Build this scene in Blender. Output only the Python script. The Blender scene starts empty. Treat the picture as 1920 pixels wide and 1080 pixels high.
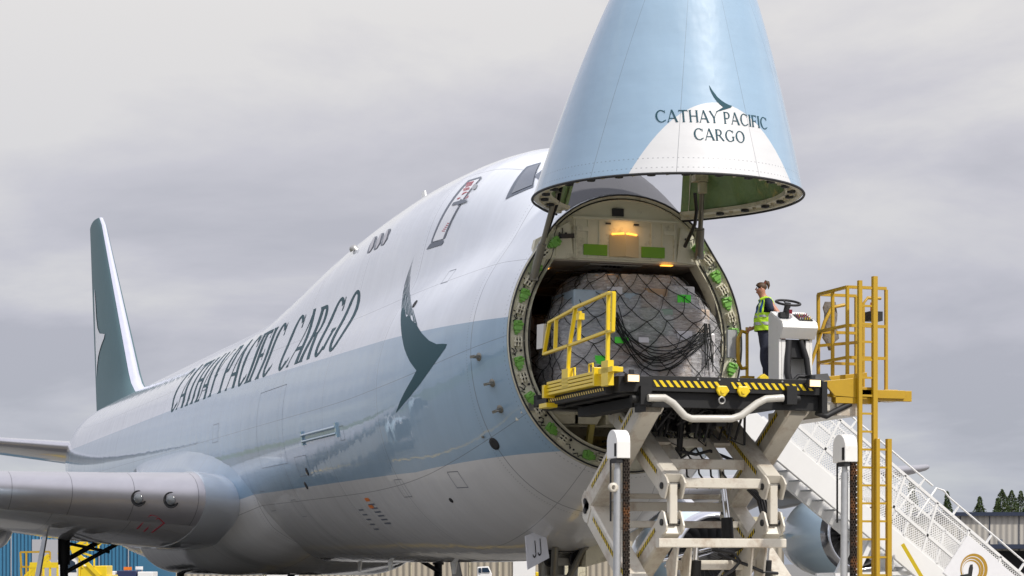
import bpy, bmesh, math, random
import numpy as np
from mathutils import Vector, Matrix
random.seed(7)
R = math.radians
scene = bpy.context.scene
C = scene.collection
# ---------------------------------------------------------------- camera
# aircraft axes are world axes: +X aft, +Y starboard, +Z up, ground z = 0
CAM = Vector((-33.7, 14.69, 1.95)); YAW = -0.3205
FPX = 4130.0; HOR = 1056.0
FWD = Vector((math.cos(YAW), math.sin(YAW), 0)); RGT = Vector((math.sin(YAW), -math.cos(YAW), 0))
cd = bpy.data.cameras.new("camera"); cam = bpy.data.objects.new("camera", cd); C.objects.link(cam)
cd.sensor_width = 36; cd.lens = FPX/1920*36; cd.shift_y = (HOR-540)/1920; cd.clip_end = 6000; cd.clip_start = .5
cam.location = CAM
cam.rotation_euler = Matrix((RGT, Vector((0, 0, 1)), -FWD)).transposed().to_euler()
scene.camera = cam
scene.render.resolution_x = 1024; scene.render.resolution_y = 576
# ---------------------------------------------------------------- sun and sky
SUN = Vector((-.86, -.50, 0)).normalized()*math.cos(R(48)) + Vector((0, 0, math.sin(R(48))))
sd = bpy.data.lights.new("sun", 'SUN'); sun = bpy.data.objects.new("sun", sd); C.objects.link(sun)
sd.energy = 3.3; sd.angle = R(2.0); sd.color = (1, .95, .87)
sun.rotation_euler = SUN.to_track_quat('Z', 'Y').to_euler()
w = bpy.data.worlds.new("World"); scene.world = w; w.use_nodes = True
N = w.node_tree.nodes; L = w.node_tree.links; N.clear()
def nd(t, **k):
    n = N.new(t)
    for a, b in k.items(): setattr(n, a, b)
    return n
out = nd('ShaderNodeOutputWorld'); bg = nd('ShaderNodeBackground'); bg2 = nd('ShaderNodeBackground'); mx = nd('ShaderNodeMixShader')
sky = nd('ShaderNodeTexSky', sky_type='NISHITA', sun_disc=False, sun_elevation=R(48), sun_rotation=math.atan2(SUN.x, SUN.y))
L.new(sky.outputs[0], bg.inputs[0]); bg.inputs[1].default_value = 0.10
tc = nd('ShaderNodeTexCoord'); sx = nd('ShaderNodeSeparateXYZ'); L.new(tc.outputs['Generated'], sx.inputs[0])
def wm(op, a, b=None, clamp=False):
    n = nd('ShaderNodeMath', operation=op); n.use_clamp = clamp
    for i, v in enumerate((a, b)):
        if v is None: continue
        if isinstance(v, (int, float)): n.inputs[i].default_value = v
        else: L.new(v, n.inputs[i])
    return n.outputs[0]
zc = wm('MAXIMUM', sx.outputs[2], 0.0); zz = wm('ADD', zc, .17)
cb = nd('ShaderNodeCombineXYZ')
L.new(wm('DIVIDE', sx.outputs[0], zz), cb.inputs[0]); L.new(wm('DIVIDE', sx.outputs[1], zz), cb.inputs[1])
n1 = nd('ShaderNodeTexNoise'); n1.inputs['Scale'].default_value = 1.25; n1.inputs['Detail'].default_value = 7; n1.inputs['Roughness'].default_value = .55; n1.inputs['Distortion'].default_value = .25
L.new(cb.outputs[0], n1.inputs['Vector'])
cr = nd('ShaderNodeValToRGB'); L.new(n1.outputs[0], cr.inputs[0])
e = cr.color_ramp.elements; e[0].position = .39; e[0].color = (.41, .41, .435, 1); e[1].position = .61; e[1].color = (.58, .572, .555, 1)
m = e.new(.50); m.color = (.485, .48, .50, 1)
# brighter overhead, a little darker and bluer towards the horizon
gr = nd('ShaderNodeValToRGB'); L.new(zc, gr.inputs[0]); g = gr.color_ramp.elements
g[0].position = 0.0; g[0].color = (.70, .76, .86, 1); g[1].position = .7; g[1].color = (1.95, 2.0, 2.15, 1)
k = g.new(.10); k.color = (.86, .86, .93, 1)
k = g.new(.24); k.color = (1.08, 1.06, 1.07, 1)
mc = nd('ShaderNodeMix', data_type='RGBA', blend_type='MULTIPLY'); mc.inputs[0].default_value = 1
L.new(cr.outputs[0], mc.inputs[6]); L.new(gr.outputs[0], mc.inputs[7])
L.new(mc.outputs[2], bg2.inputs[0]); bg2.inputs[1].default_value = 1.3
mx.inputs[0].default_value = .9; L.new(bg.outputs[0], mx.inputs[1]); L.new(bg2.outputs[0], mx.inputs[2]); L.new(mx.outputs[0], out.inputs[0])
scene.view_settings.view_transform = 'Standard'; scene.view_settings.look = 'None'
scene.view_settings.exposure = 0.0; scene.view_settings.gamma = 1.0

# ---------------------------------------------------------------- helpers
def px(u, v, x=None, y=None, z=None, d=None):
    """point of the place seen at photograph pixel (u, v) on the plane x=, y=, z= or at depth d"""
    k = FWD + RGT*((u-960)/FPX) + Vector((0, 0, (HOR-v)/FPX))
    t = (x-CAM.x)/k.x if x is not None else (y-CAM.y)/k.y if y is not None else (z-CAM.z)/k.z if z is not None else d
    return CAM + k*t
def mat(name, col, rough=.5, metal=0, coat=0, var=.12, vs=3.0, bump=0, bs=20, col2=None, cs=1.5, clo=.45, chi=.62, emit=None, es=0, alpha=1):
    m = bpy.data.materials.new(name); m.use_nodes = True; t = m.node_tree; b = t.nodes['Principled BSDF']
    b.inputs['Roughness'].default_value = rough; b.inputs['Metallic'].default_value = metal
    b.inputs['Coat Weight'].default_value = coat; b.inputs['Coat Roughness'].default_value = .04
    c = (*col, 1)
    tcn = t.nodes.new('ShaderNodeTexCoord')
    rgb = t.nodes.new('ShaderNodeMix'); rgb.data_type = 'RGBA'
    ns = t.nodes.new('ShaderNodeTexNoise'); ns.inputs['Scale'].default_value = vs; ns.inputs['Detail'].default_value = 6; ns.inputs['Roughness'].default_value = .65
    t.links.new(tcn.outputs['Object'], ns.inputs['Vector'])
    rgb.inputs[6].default_value = (*[x*(1-var) for x in col], 1); rgb.inputs[7].default_value = (*[min(1, x*(1+var)) for x in col], 1)
    t.links.new(ns.outputs[0], rgb.inputs[0]); o = rgb.outputs[2]
    if col2:
        n2 = t.nodes.new('ShaderNodeTexNoise'); n2.inputs['Scale'].default_value = cs; n2.inputs['Detail'].default_value = 8; n2.inputs['Roughness'].default_value = .7
        t.links.new(tcn.outputs['Object'], n2.inputs['Vector'])
        r = t.nodes.new('ShaderNodeMapRange'); r.inputs[1].default_value = clo; r.inputs[2].default_value = chi
        t.links.new(n2.outputs[0], r.inputs[0])
        m2 = t.nodes.new('ShaderNodeMix'); m2.data_type = 'RGBA'; t.links.new(r.outputs[0], m2.inputs[0]); t.links.new(o, m2.inputs[6]); m2.inputs[7].default_value = (*col2, 1); o = m2.outputs[2]
    t.links.new(o, b.inputs['Base Color'])
    if bump:
        nb = t.nodes.new('ShaderNodeTexNoise'); nb.inputs['Scale'].default_value = bs; nb.inputs['Detail'].default_value = 4
        t.links.new(tcn.outputs['Object'], nb.inputs['Vector'])
        bp = t.nodes.new('ShaderNodeBump'); bp.inputs['Strength'].default_value = 1; bp.inputs['Distance'].default_value = bump
        t.links.new(nb.outputs[0], bp.inputs['Height']); t.links.new(bp.outputs[0], b.inputs['Normal'])
    if emit: b.inputs['Emission Color'].default_value = (*emit, 1); b.inputs['Emission Strength'].default_value = es
    if alpha < 1: b.inputs['Alpha'].default_value = alpha
    return m
def tag(o, label=None, cat=None, group=None, kind=None):
    if label: o['label'] = label
    if cat: o['category'] = cat
    if group: o['group'] = group
    if kind: o['kind'] = kind
    return o
def empty(name, loc, label, cat, group=None):
    o = bpy.data.objects.new(name, None); C.objects.link(o); o.location = loc; o.empty_display_size = .3
    return tag(o, label, cat, group)
def link(name, me, m=None, parent=None, smooth=False):
    me.name = name
    o = bpy.data.objects.new(name, me); C.objects.link(o)
    if m is not None:
        for q in (m if isinstance(m, list) else [m]): me.materials.append(q)
    if parent is not None:
        o.parent = parent
        # every part is built in world coordinates: undo the offset of its parents
        p = parent; off = Vector((0, 0, 0))
        while p: off += p.location; p = p.parent
        me.transform(Matrix.Translation(-off))
    if smooth:
        for p in me.polygons: p.use_smooth = True
    return o
class MB:
    def __init__(s): s.v = []; s.f = []; s.sm = []
    def add(s, vs, fs, sm=False):
        n = len(s.v); s.v += [tuple(v) for v in vs]; s.f += [tuple(i+n for i in f) for f in fs]; s.sm += [sm]*len(fs); return s
    def box(s, a, b):
        x0, y0, z0 = a; x1, y1, z1 = b
        return s.add([(x0,y0,z0),(x1,y0,z0),(x1,y1,z0),(x0,y1,z0),(x0,y0,z1),(x1,y0,z1),(x1,y1,z1),(x0,y1,z1)],
                     [(0,3,2,1),(4,5,6,7),(0,1,5,4),(1,2,6,5),(2,3,7,6),(3,0,4,7)])
    def cbox(s, c, d): return s.box([c[i]-d[i]/2 for i in range(3)], [c[i]+d[i]/2 for i in range(3)])
    def beam(s, a, b, w, h, up=(0, 0, 1), bev=0):
        """bar from a to b, width w across, height h along up; bev chamfers its long edges"""
        a = Vector(a); b = Vector(b); d = (b-a).normalized(); u = Vector(up); sd = d.cross(u)
        if sd.length < 1e-3: sd = d.cross(Vector((1, 0, 0)))
        sd.normalize(); u = sd.cross(d).normalized()
        if bev: pr = [(-w/2, -h/2+bev), (-w/2+bev, -h/2), (w/2-bev, -h/2), (w/2, -h/2+bev), (w/2, h/2-bev), (w/2-bev, h/2), (-w/2+bev, h/2), (-w/2, h/2-bev)]
        else: pr = [(-w/2, -h/2), (w/2, -h/2), (w/2, h/2), (-w/2, h/2)]
        n = len(pr)
        vs = [p+sd*i+u*j for p in (a, b) for i, j in pr]
        return s.add(vs, [(i, (i+1) % n, (i+1) % n+n, i+n) for i in range(n)] + [tuple(range(n))[::-1], tuple(range(n, 2*n))])
    def tube(s, pts, r, n=8, cap=True):
        pts = [Vector(p) for p in pts]; rr = r if isinstance(r, (list, tuple)) else [r]*len(pts)
        rings = []; pu = None
        for i, p in enumerate(pts):
            a = pts[max(i-1, 0)]; b = pts[min(i+1, len(pts)-1)]; d = (b-a).normalized()
            if pu is None:
                pu = Vector((0, 0, 1)) if abs(d.z) < .9 else Vector((1, 0, 0))
            sd = d.cross(pu).normalized(); pu = sd.cross(d).normalized()
            rings.append([p+(sd*math.cos(2*math.pi*k/n)+pu*math.sin(2*math.pi*k/n))*rr[i] for k in range(n)])
        vs = [v for q in rings for v in q]
        fs = [(i*n+k, i*n+(k+1) % n, (i+1)*n+(k+1) % n, (i+1)*n+k) for i in range(len(pts)-1) for k in range(n)]
        s.add(vs, fs, True)
        if cap: s.add(rings[0], [tuple(range(n))[::-1]]); s.add(rings[-1], [tuple(range(n))])
        return s
    def lathe(s, c, ax, prof, n=24, ref=None):
        """prof: (distance along ax, radius)"""
        c = Vector(c); ax = Vector(ax).normalized(); u = Vector(ref) if ref else (Vector((0, 0, 1)) if abs(ax.z) < .9 else Vector((1, 0, 0)))
        a = ax.cross(u).normalized(); b = a.cross(ax)
        vs = [c+ax*t+(a*math.cos(2*math.pi*k/n)+b*math.sin(2*math.pi*k/n))*r for t, r in prof for k in range(n)]
        return s.add(vs, [(i*n+k, i*n+(k+1) % n, (i+1)*n+(k+1) % n, (i+1)*n+k) for i in range(len(prof)-1) for k in range(n)], True)
    def prism(s, poly, ext):
        """poly: 3D polygon, extruded by the vector ext"""
        n = len(poly); e = Vector(ext); vs = [Vector(p) for p in poly]; vs += [v+e for v in vs]
        return s.add(vs, [tuple(range(n)), tuple(range(n, 2*n))[::-1]] + [(i, i+n, (i+1) % n+n, (i+1) % n) for i in range(n)])
    def build(s, name, m, parent=None, label=None, bevel=0):
        me = bpy.data.meshes.new(name); me.from_pydata(s.v, [], s.f)
        bm = bmesh.new(); bm.from_mesh(me); bmesh.ops.recalc_face_normals(bm, faces=bm.faces); bm.to_mesh(me); bm.free()
        o = link(name, me, m, parent)
        for p, q in zip(me.polygons, s.sm): p.use_smooth = q
        if bevel:
            b = o.modifiers.new('bevel', 'BEVEL'); b.width = bevel; b.segments = 2; b.limit_method = 'ANGLE'; b.angle_limit = R(40)
        if label: o['label'] = label
        return o
def copy_tree(o, parent=None, shift=None):
    c = o.copy(); C.objects.link(c)
    if parent is not None: c.parent = parent
    if shift is not None: c.location = o.location+Vector(shift)
    for ch in list(o.children): copy_tree(ch, c)
    return c

M = {}
M['cream'] = mat('cream_primer', (.66, .63, .50), .5, var=.15, vs=2, col2=(.20, .17, .11), cs=2.5, clo=.55, chi=.75, bump=.002)
M['cream_dk'] = mat('dusty_cream', (.58, .53, .38), .6, var=.2, col2=(.13, .10, .06), cs=3, clo=.5, chi=.7, bump=.004)
M['olive'] = mat('ochre_primer', (.50, .38, .10), .55, var=.25, vs=2, col2=(.10, .07, .03), cs=2, clo=.45, chi=.65, bump=.004)
M['post'] = mat('yellow_green_post', (.50, .42, .12), .5, var=.1)
M['lime'] = mat('green_latch_paint', (.17, .42, .07), .4, var=.25, vs=8)
M['rubber'] = mat('black_rubber', (.016, .016, .018), .6, var=.3)
M['hose'] = mat('black_hose', (.012, .012, .014), .35)
M['steel'] = mat('steel', (.42, .41, .39), .35, metal=.8, var=.2)
M['chrome'] = mat('chrome', (.75, .76, .78), .08, metal=1)
M['strut'] = mat('grey_strut', (.22, .21, .18), .4, metal=.5, var=.2)
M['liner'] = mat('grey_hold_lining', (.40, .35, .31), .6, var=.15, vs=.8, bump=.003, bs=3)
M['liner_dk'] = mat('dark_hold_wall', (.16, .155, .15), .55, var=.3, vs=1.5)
M['quilt'] = mat('green_insulation_blanket', (.22, .34, .15), .45, coat=.4, var=.35, vs=2.2, bump=.06, bs=3.0)
M['lamp_or'] = mat('warm_lamp', (1, .6, .2), .5, emit=(1, .42, .05), es=2.2)
M['lamp_wh'] = mat('flood_lamp_glass', (1, .8, .5), .3, emit=(1, .62, .25), es=1.25)
M['yellow'] = mat('safety_yellow', (.78, .56, .012), .38, coat=.3, var=.1, vs=4, col2=(.42, .27, .02), cs=5, clo=.62, chi=.8)
M['ochre'] = mat('aged_yellow', (.48, .29, .010), .42, coat=.25, var=.12, vs=4, col2=(.30, .18, .02), cs=5, clo=.6, chi=.8)
M['black'] = mat('black_paint', (.006, .006, .0065), .6, coat=0, var=.4, vs=5, bump=.001)
M['arm'] = mat('weathered_white_paint', (.62, .58, .50), .42, coat=.2, var=.12, vs=3, col2=(.26, .15, .075), cs=2.0, clo=.50, chi=.80, bump=.001)
M['white'] = mat('white_paint', (.80, .79, .76), .35, coat=.3, var=.06, col2=(.5, .46, .4), cs=2.5, clo=.6, chi=.85)
M['white_tr'] = mat('stairs_white_paint', (.80, .79, .77), .4, coat=.2, var=.05, col2=(.45, .40, .33), cs=2, clo=.62, chi=.9)
M['pipe'] = mat('pale_grey_pipe', (.52, .50, .45), .35, coat=.4, var=.1, col2=(.35, .3, .22), cs=4, clo=.6, chi=.8)
M['galv'] = mat('galvanised_pole', (.45, .46, .47), .45, metal=.35, var=.2, vs=10)
M['chain'] = mat('rusty_chain', (.035, .025, .018), .6, metal=.3, var=.4, vs=8, col2=(.24, .09, .02), cs=1.3, clo=.50, chi=.66)
M['teal'] = mat('dark_teal_paint', (.001, .055, .08), .7, coat=0, var=.05)
M['teal_g'] = mat('faded_teal_paint', (.012, .068, .09), .6, coat=0, var=.08, vs=.6)
M['alu'] = mat('bare_aluminium', (.50, .49, .52), .28, metal=.85, var=.12, vs=1.2)
M['lip'] = mat('polished_inlet_lip', (.60, .60, .63), .16, metal=1, var=.05)
M['winggrey'] = mat('grey_wing_paint', (.42, .42, .44), .3, coat=.7, var=.06, vs=.7)
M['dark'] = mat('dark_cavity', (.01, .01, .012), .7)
M['glass'] = mat('dark_window_glass', (.012, .03, .06), .06, coat=1, var=.1)
M['trim'] = mat('window_trim', (.11, .13, .17), .4, var=.1)
M['redmark'] = mat('red_marking', (.45, .04, .07), .5)
M['tyre'] = mat('tyre', (.02, .02, .02), .8, var=.3)
def seams(m, period, width, axis=1):
    t = m.node_tree; b = t.nodes['Principled BSDF']; src = b.inputs['Base Color'].links[0].from_socket
    tcn = t.nodes.new('ShaderNodeTexCoord'); sp_ = t.nodes.new('ShaderNodeSeparateXYZ'); t.links.new(tcn.outputs['Object'], sp_.inputs[0])
    def mm(op, a, v):
        q = t.nodes.new('ShaderNodeMath'); q.operation = op; t.links.new(a, q.inputs[0])
        if v is not None: q.inputs[1].default_value = v
        return q.outputs[0]
    v = mm('LESS_THAN', mm('FRACT', mm('DIVIDE', sp_.outputs[axis], period), None), width/period)
    mx_ = t.nodes.new('ShaderNodeMix'); mx_.data_type = 'RGBA'; mx_.inputs[7].default_value = (.12, .12, .13, 1)
    t.links.new(mm('MULTIPLY', v, .75), mx_.inputs[0]); t.links.new(src, mx_.inputs[6]); t.links.new(mx_.outputs[2], b.inputs['Base Color'])
M['alu_slat'] = mat('bare_aluminium_slat', (.42, .41, .44), .38, metal=.6, var=.15, vs=1.2, bump=.002, bs=6); seams(M['alu_slat'], 1.45, .018)
M['wing_paint'] = mat('wing_panel_paint', (.40, .40, .42), .32, coat=.6, var=.08, vs=.7, col2=(.28, .27, .26), cs=1.2, clo=.55, chi=.8); seams(M['wing_paint'], 1.9, .02); seams(M['wing_paint'], 2.6, .02, 0)
M['amber'] = mat('amber_pane', (.8, .2, .02), .3)
# ---------------------------------------------------------------- aircraft body surface
# x, bottom, widest height, half width, main lobe top, crown top, upper lobe half width, upper lobe centre
ST = np.array([
 (-1.0, 4.80, 4.80, .001, 4.80, 4.80, .001, 4.80),
 (3.9, 3.58, 6.00, 2.31, 8.50, 8.48, 1.30, 7.50),
 (4.9, 2.92, 5.86, 2.62, 8.62, 9.32, 1.50, 7.75),
 (6.5, 2.33, 5.66, 2.94, 8.60, 10.00, 1.75, 8.00),
 (8.0, 2.08, 5.52, 3.13, 8.62, 10.24, 1.98, 8.10),
 (10., 1.99, 5.42, 3.23, 8.65, 10.36, 2.14, 8.12),
 (12.5, 1.97, 5.36, 3.25, 8.70, 10.40, 2.20, 8.12),
 (15., 1.97, 5.35, 3.25, 8.75, 10.34, 2.20, 8.05),
 (17.5, 1.97, 5.35, 3.25, 8.80, 10.18, 2.22, 7.95),
 (20., 1.97, 5.35, 3.25, 8.85, 9.92, 2.25, 7.80),
 (22.5, 1.97, 5.35, 3.25, 8.85, 9.44, 2.30, 7.60),
 (25., 1.97, 5.35, 3.25, 8.86, 8.96, 2.35, 7.30),
 (27.5, 1.97, 5.35, 3.25, 9.02, 8.45, 2.35, 7.10),
 (31., 1.97, 5.35, 3.25, 9.05, 8.10, 2.30, 7.0),
 (52., 1.98, 5.35, 3.25, 9.05, 8.10, 2.30, 7.0),
 (57., 2.35, 5.50, 3.20, 9.05, 8.1, 2.2, 7.0),
 (61., 3.10, 5.80, 3.12, 9.03, 8.1, 2.0, 7.1),
 (65., 4.20, 6.35, 2.75, 9.00, 8.2, 1.6, 7.3),
 (69., 5.40, 7.00, 2.0, 8.93, 8.7, 1.2, 7.6),
 (72., 6.40, 7.50, 1.10, 8.78, 8.5, .8, 7.8),
 (74.5, 7.20, 7.80, .50, 8.4, 8.2, .3, 7.9),
 (75.6, 7.65, 7.90, .12, 8.1, 8.0, .1, 7.9)])
X1 = ST[1:, 0]
def _tang(y):
    h = np.diff(X1)[:, None]; dl = np.diff(y, axis=0)/h; mm = np.zeros_like(y)
    mm[1:-1] = np.where(dl[:-1]*dl[1:] > 0, 2*dl[:-1]*dl[1:]/(dl[:-1]+dl[1:]+1e-12), 0); mm[0] = dl[0]; mm[-1] = dl[-1]
    return mm
Y1 = ST[1:, 1:]; T1 = _tang(Y1)
def sec(x):
    if x < 3.9:
        t = max((x+1.0)/4.9, 1e-5); a = .5*t**.5+.5*t
        b=t**1.35*.5+.5*t**.6
        return np.array([4.80-1.22*b, 4.80+1.20*t, 2.31*t**.55, 4.80+3.70*t**.72, 4.80+3.68*t**.72, 1.30*t**.55, 4.8+2.7*t])
    i = min(max(int(np.searchsorted(X1, x)-1), 0), len(X1)-2); h = X1[i+1]-X1[i]; t = min(max((x-X1[i])/h, 0), 1)
    return (2*t**3-3*t*t+1)*Y1[i]+(t**3-2*t*t+t)*h*T1[i]+(-2*t**3+3*t*t)*Y1[i+1]+(t**3-t*t)*h*T1[i+1]
_sc = {}
def rad(x, th):
    k = round(x, 3)
    if k not in _sc: _sc[k] = sec(x)
    zb, zw, w, zm, zt, wu, zu = _sc[k]
    s = math.sin(th); c = -math.cos(th); h = zm-zw if c > 0 else zw-zb
    r1 = 1/math.sqrt((s/w)**2+(c/max(h, 1e-4))**2)
    hu = max(zt-zu, 1e-3); A = (s/wu)**2+(c/hu)**2; B = -2*c*(zu-zw)/hu**2; D = ((zu-zw)/hu)**2-1
    q = B*B-4*A*D
    if q > 0 and x > -.8:
        r2 = (-B+math.sqrt(q))/(2*A)
        if r2 > 0: n = 9.; r1 = r1*(1+(r2/r1)**n)**(1/n) if r2 < r1 else r2*(1+(r1/r2)**n)**(1/n)
    return r1
def surf(x, th, off=0):
    """point of the skin: th 0 keel, pi/2 starboard side, pi crown, beyond pi port side"""
    r = rad(x, th); zw = _sc[round(x, 3)][1]
    p = Vector((x, math.sin(th)*r, zw-math.cos(th)*r))
    if off:
        e1 = .01; a = surf(x+e1, th)-p; b = surf(x, th+e1)-p
        n = a.cross(b).normalized()
        if n.y*p.y+n.z*(p.z-zw) < 0: n = -n
        p = p+n*off
    return p
def side_th(x, z):
    lo, hi = .02, math.pi-.01
    for _ in range(34):
        m = (lo+hi)/2
        if surf(x, m).z < z: lo = m
        else: hi = m
    return lo
def cast(u, v):
    """(x, z) where the photograph's pixel meets the starboard skin"""
    k = FWD + RGT*((u-960)/FPX) + Vector((0, 0, (HOR-v)/FPX)); t = 34.; prev = t
    def ins(t):
        p = CAM+k*t
        if p.x < 3.9 or p.x > 75.: return False
        zw = sec(p.x)[1]; th = math.atan2(abs(p.y), -(p.z-zw)); return math.hypot(p.y, p.z-zw) < rad(round(p.x, 3), th)
    while t < 120:
        if ins(t):
            a, b = prev, t
            for _ in range(16):
                m = (a+b)/2
                if ins(m): b = m
                else: a = m
            p = CAM+k*b; return (p.x, p.z)
        prev = t; t += .1
    raise ValueError(('miss', u, v))
def decal(name, polys, fmap, m, parent, sx=.4, sz=.12, layer=.0006, label=None, base=.004):
    """polys in a flat (a, b) domain, cut into a fine grid and laid on a curved skin by fmap(a, b, offset)"""
    vs = []; fs = []
    for pi, poly in enumerate(polys):
        bm = bmesh.new(); bm.faces.new([bm.verts.new((a, b, 0)) for a, b in poly])
        if len(poly) > 4: bmesh.ops.triangulate(bm, faces=bm.faces[:])
        for ax, st in ((0, sx), (1, sz)):
            c0 = min(p[ax] for p in poly); c1 = max(p[ax] for p in poly); k = math.ceil(c0/st+1e-6)
            while k*st < c1-1e-6:
                nrm = (1, 0, 0) if ax == 0 else (0, 1, 0); co = (k*st, 0, 0) if ax == 0 else (0, k*st, 0)
                bmesh.ops.bisect_plane(bm, geom=bm.verts[:]+bm.edges[:]+bm.faces[:], plane_co=co, plane_no=nrm); k += 1
        n = len(vs); bm.verts.index_update()
        vs += [tuple(fmap(v.co.x, v.co.y, base+layer*(pi % 7))) for v in bm.verts]
        fs += [tuple(v.index+n for v in f.verts) for f in bm.faces]; bm.free()
    me = bpy.data.meshes.new(name); me.from_pydata(vs, [], fs)
    o = link(name, me, m, parent, smooth=True)
    if label: o['label'] = label
    return o
def side_map(x, z, off): return surf(x, side_th(x, z), off)
# ---- lettering: flared serif capitals drawn as strokes, unit height
def strk(x0, y0, x1, y1, w0, w1=None):
    w1 = w0 if w1 is None else w1
    return [(x0-w0/2, y0), (x0+w0/2, y0), (x1+w1/2, y1), (x1-w1/2, y1)]
def vst(x, w, y0=0, y1=1):
    return [strk(x, y0+.06, x, y1-.06, w), [(x-w*.95, y0), (x+w*.95, y0), (x+w/2, y0+.06), (x-w/2, y0+.06)], [(x-w/2, y1-.06), (x+w/2, y1-.06), (x+w*.95, y1), (x-w*.95, y1)]]
def arcq(cx, cy, rx, ry, a0, a1, tx, ty, n=18):
    o = []
    for i in range(n):
        q = [R(a0+(a1-a0)*(i+k)/n) for k in (0, 1)]
        P = [(cx+rx*math.cos(a), cy+ry*math.sin(a)) for a in q]; Q = [(cx+(rx-tx)*math.cos(a), cy+(ry-ty)*math.sin(a)) for a in q]
        o.append([P[0], P[1], Q[1], Q[0]])
    return o
def glyph(ch, W=.15, T=.065):
    if ch == 'O': return arcq(.46, .5, .46, .52, 0, 360, W, T, 30), .92
    if ch == 'Q': return arcq(.46, .5, .46, .52, 0, 360, W, T, 30)+[strk(.52, .16, .86, -.10, .16, .10)], .95
    if ch == 'C': return arcq(.46, .5, .46, .52, 48, 312, W, T, 24)+[[(.74, .74), (.81, .76), (.80, .99), (.76, .99)], [(.70, .13), (.74, .07), (.84, .15), (.82, .22)]], .84
    if ch == 'G': return arcq(.46, .5, .46, .52, 48, 312, W, T, 24)+[[(.74, .74), (.81, .76), (.80, .99), (.76, .99)], strk(.78, .08, .78, .44, W*.9), [(.64, .40), (.92, .40), (.92, .455), (.64, .455)]], .92
    if ch == 'A': return [strk(.05, .0, .42, 1, .06, .08), strk(.80, 0, .42, 1.03, W*1.15, W*.9), [(.17, .28), (.68, .28), (.66, .35), (.20, .35)], [(-.04, 0), (.15, 0), (.11, .05), (.0, .05)], [(.66, 0), (.94, 0), (.90, .05), (.70, .05)]], .88
    if ch == 'T': return vst(.40, W, 0, .94)+[[(0, .93), (.80, .93), (.80, 1), (0, 1)], [(0, .80), (.05, .93), (0, .93)], [(.80, .80), (.80, .93), (.75, .93)]], .80
    if ch == 'H': return vst(.10, W*.95)+vst(.70, W*.95)+[[(.15, .48), (.65, .48), (.65, .55), (.15, .55)]], .80
    if ch == 'Y': return vst(.40, W, 0, .48)+[strk(.40, .44, .04, 1, W*.9, W*1.1), strk(.41, .44, .76, 1, .07, .08), [(-.05, .96), (.16, .96), (.17, 1), (-.06, 1)], [(.66, .96), (.86, .96), (.87, 1), (.65, 1)]], .80
    if ch == 'P': return vst(.10, W)+[[(.15, .93), (.34, .93), (.34, 1), (.15, 1)], [(.15, .42), (.34, .42), (.34, .49), (.15, .49)]]+arcq(.34, .71, .28, .29, -90, 90, W*.9, .07, 12), .62
    if ch == 'R': return vst(.10, W)+[[(.15, .93), (.34, .93), (.34, 1), (.15, 1)], [(.15, .45), (.34, .45), (.34, .52), (.15, .52)]]+arcq(.34, .725, .27, .275, -90, 90, W*.9, .07, 12)+[strk(.74, 0, .36, .47, W*1.1, W)], .80
    if ch == 'I': return vst(.11, W), .22
    if ch == 'F': return vst(.10, W)+[[(.15, .93), (.56, .93), (.56, 1), (.15, 1)], [(.15, .47), (.48, .47), (.48, .54), (.15, .54)], [(.51, .82), (.56, .82), (.56, .93), (.53, .93)], [(.44, .40), (.48, .40), (.48, .62), (.44, .62)]], .58
    if ch == 'U': return [strk(.09, .35, .09, 1, W), strk(.69, .35, .69, 1, W)]+arcq(.39, .36, .38, .38, 180, 360, W, W*.9, 14), .78
    if ch == 'N': return vst(.08, W*.8)+vst(.72, W*.8)+[strk(.68, 0, .10, 1, W)], .80
    if ch == 'E': return vst(.10, W)+[[(.15, .93), (.56, .93), (.56, 1), (.15, 1)], [(.15, .46), (.48, .46), (.48, .53), (.15, .53)], [(.15, 0), (.58, 0), (.58, .07), (.15, .07)]], .60
    if ch == 'M': return vst(.07, W*.7)+vst(.93, W*.8)+[strk(.50, .12, .12, 1, W*.7), strk(.50, .12, .88, 1, W*.6)], 1.0
    if ch == 'J': return [strk(.45, .25, .45, 1, W*.7), *arcq(.27, .24, .235, .24, 180, 360, W*.7, W*.7, 12)], .55
    return [], .34
def write(txt, gap=.12, W=.15):
    o = []; x = 0
    for ch in txt:
        g, a = glyph(ch, W); o += [[(p[0]+x, p[1]) for p in q] for q in g]; x += a+gap
    return o, x-gap

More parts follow.
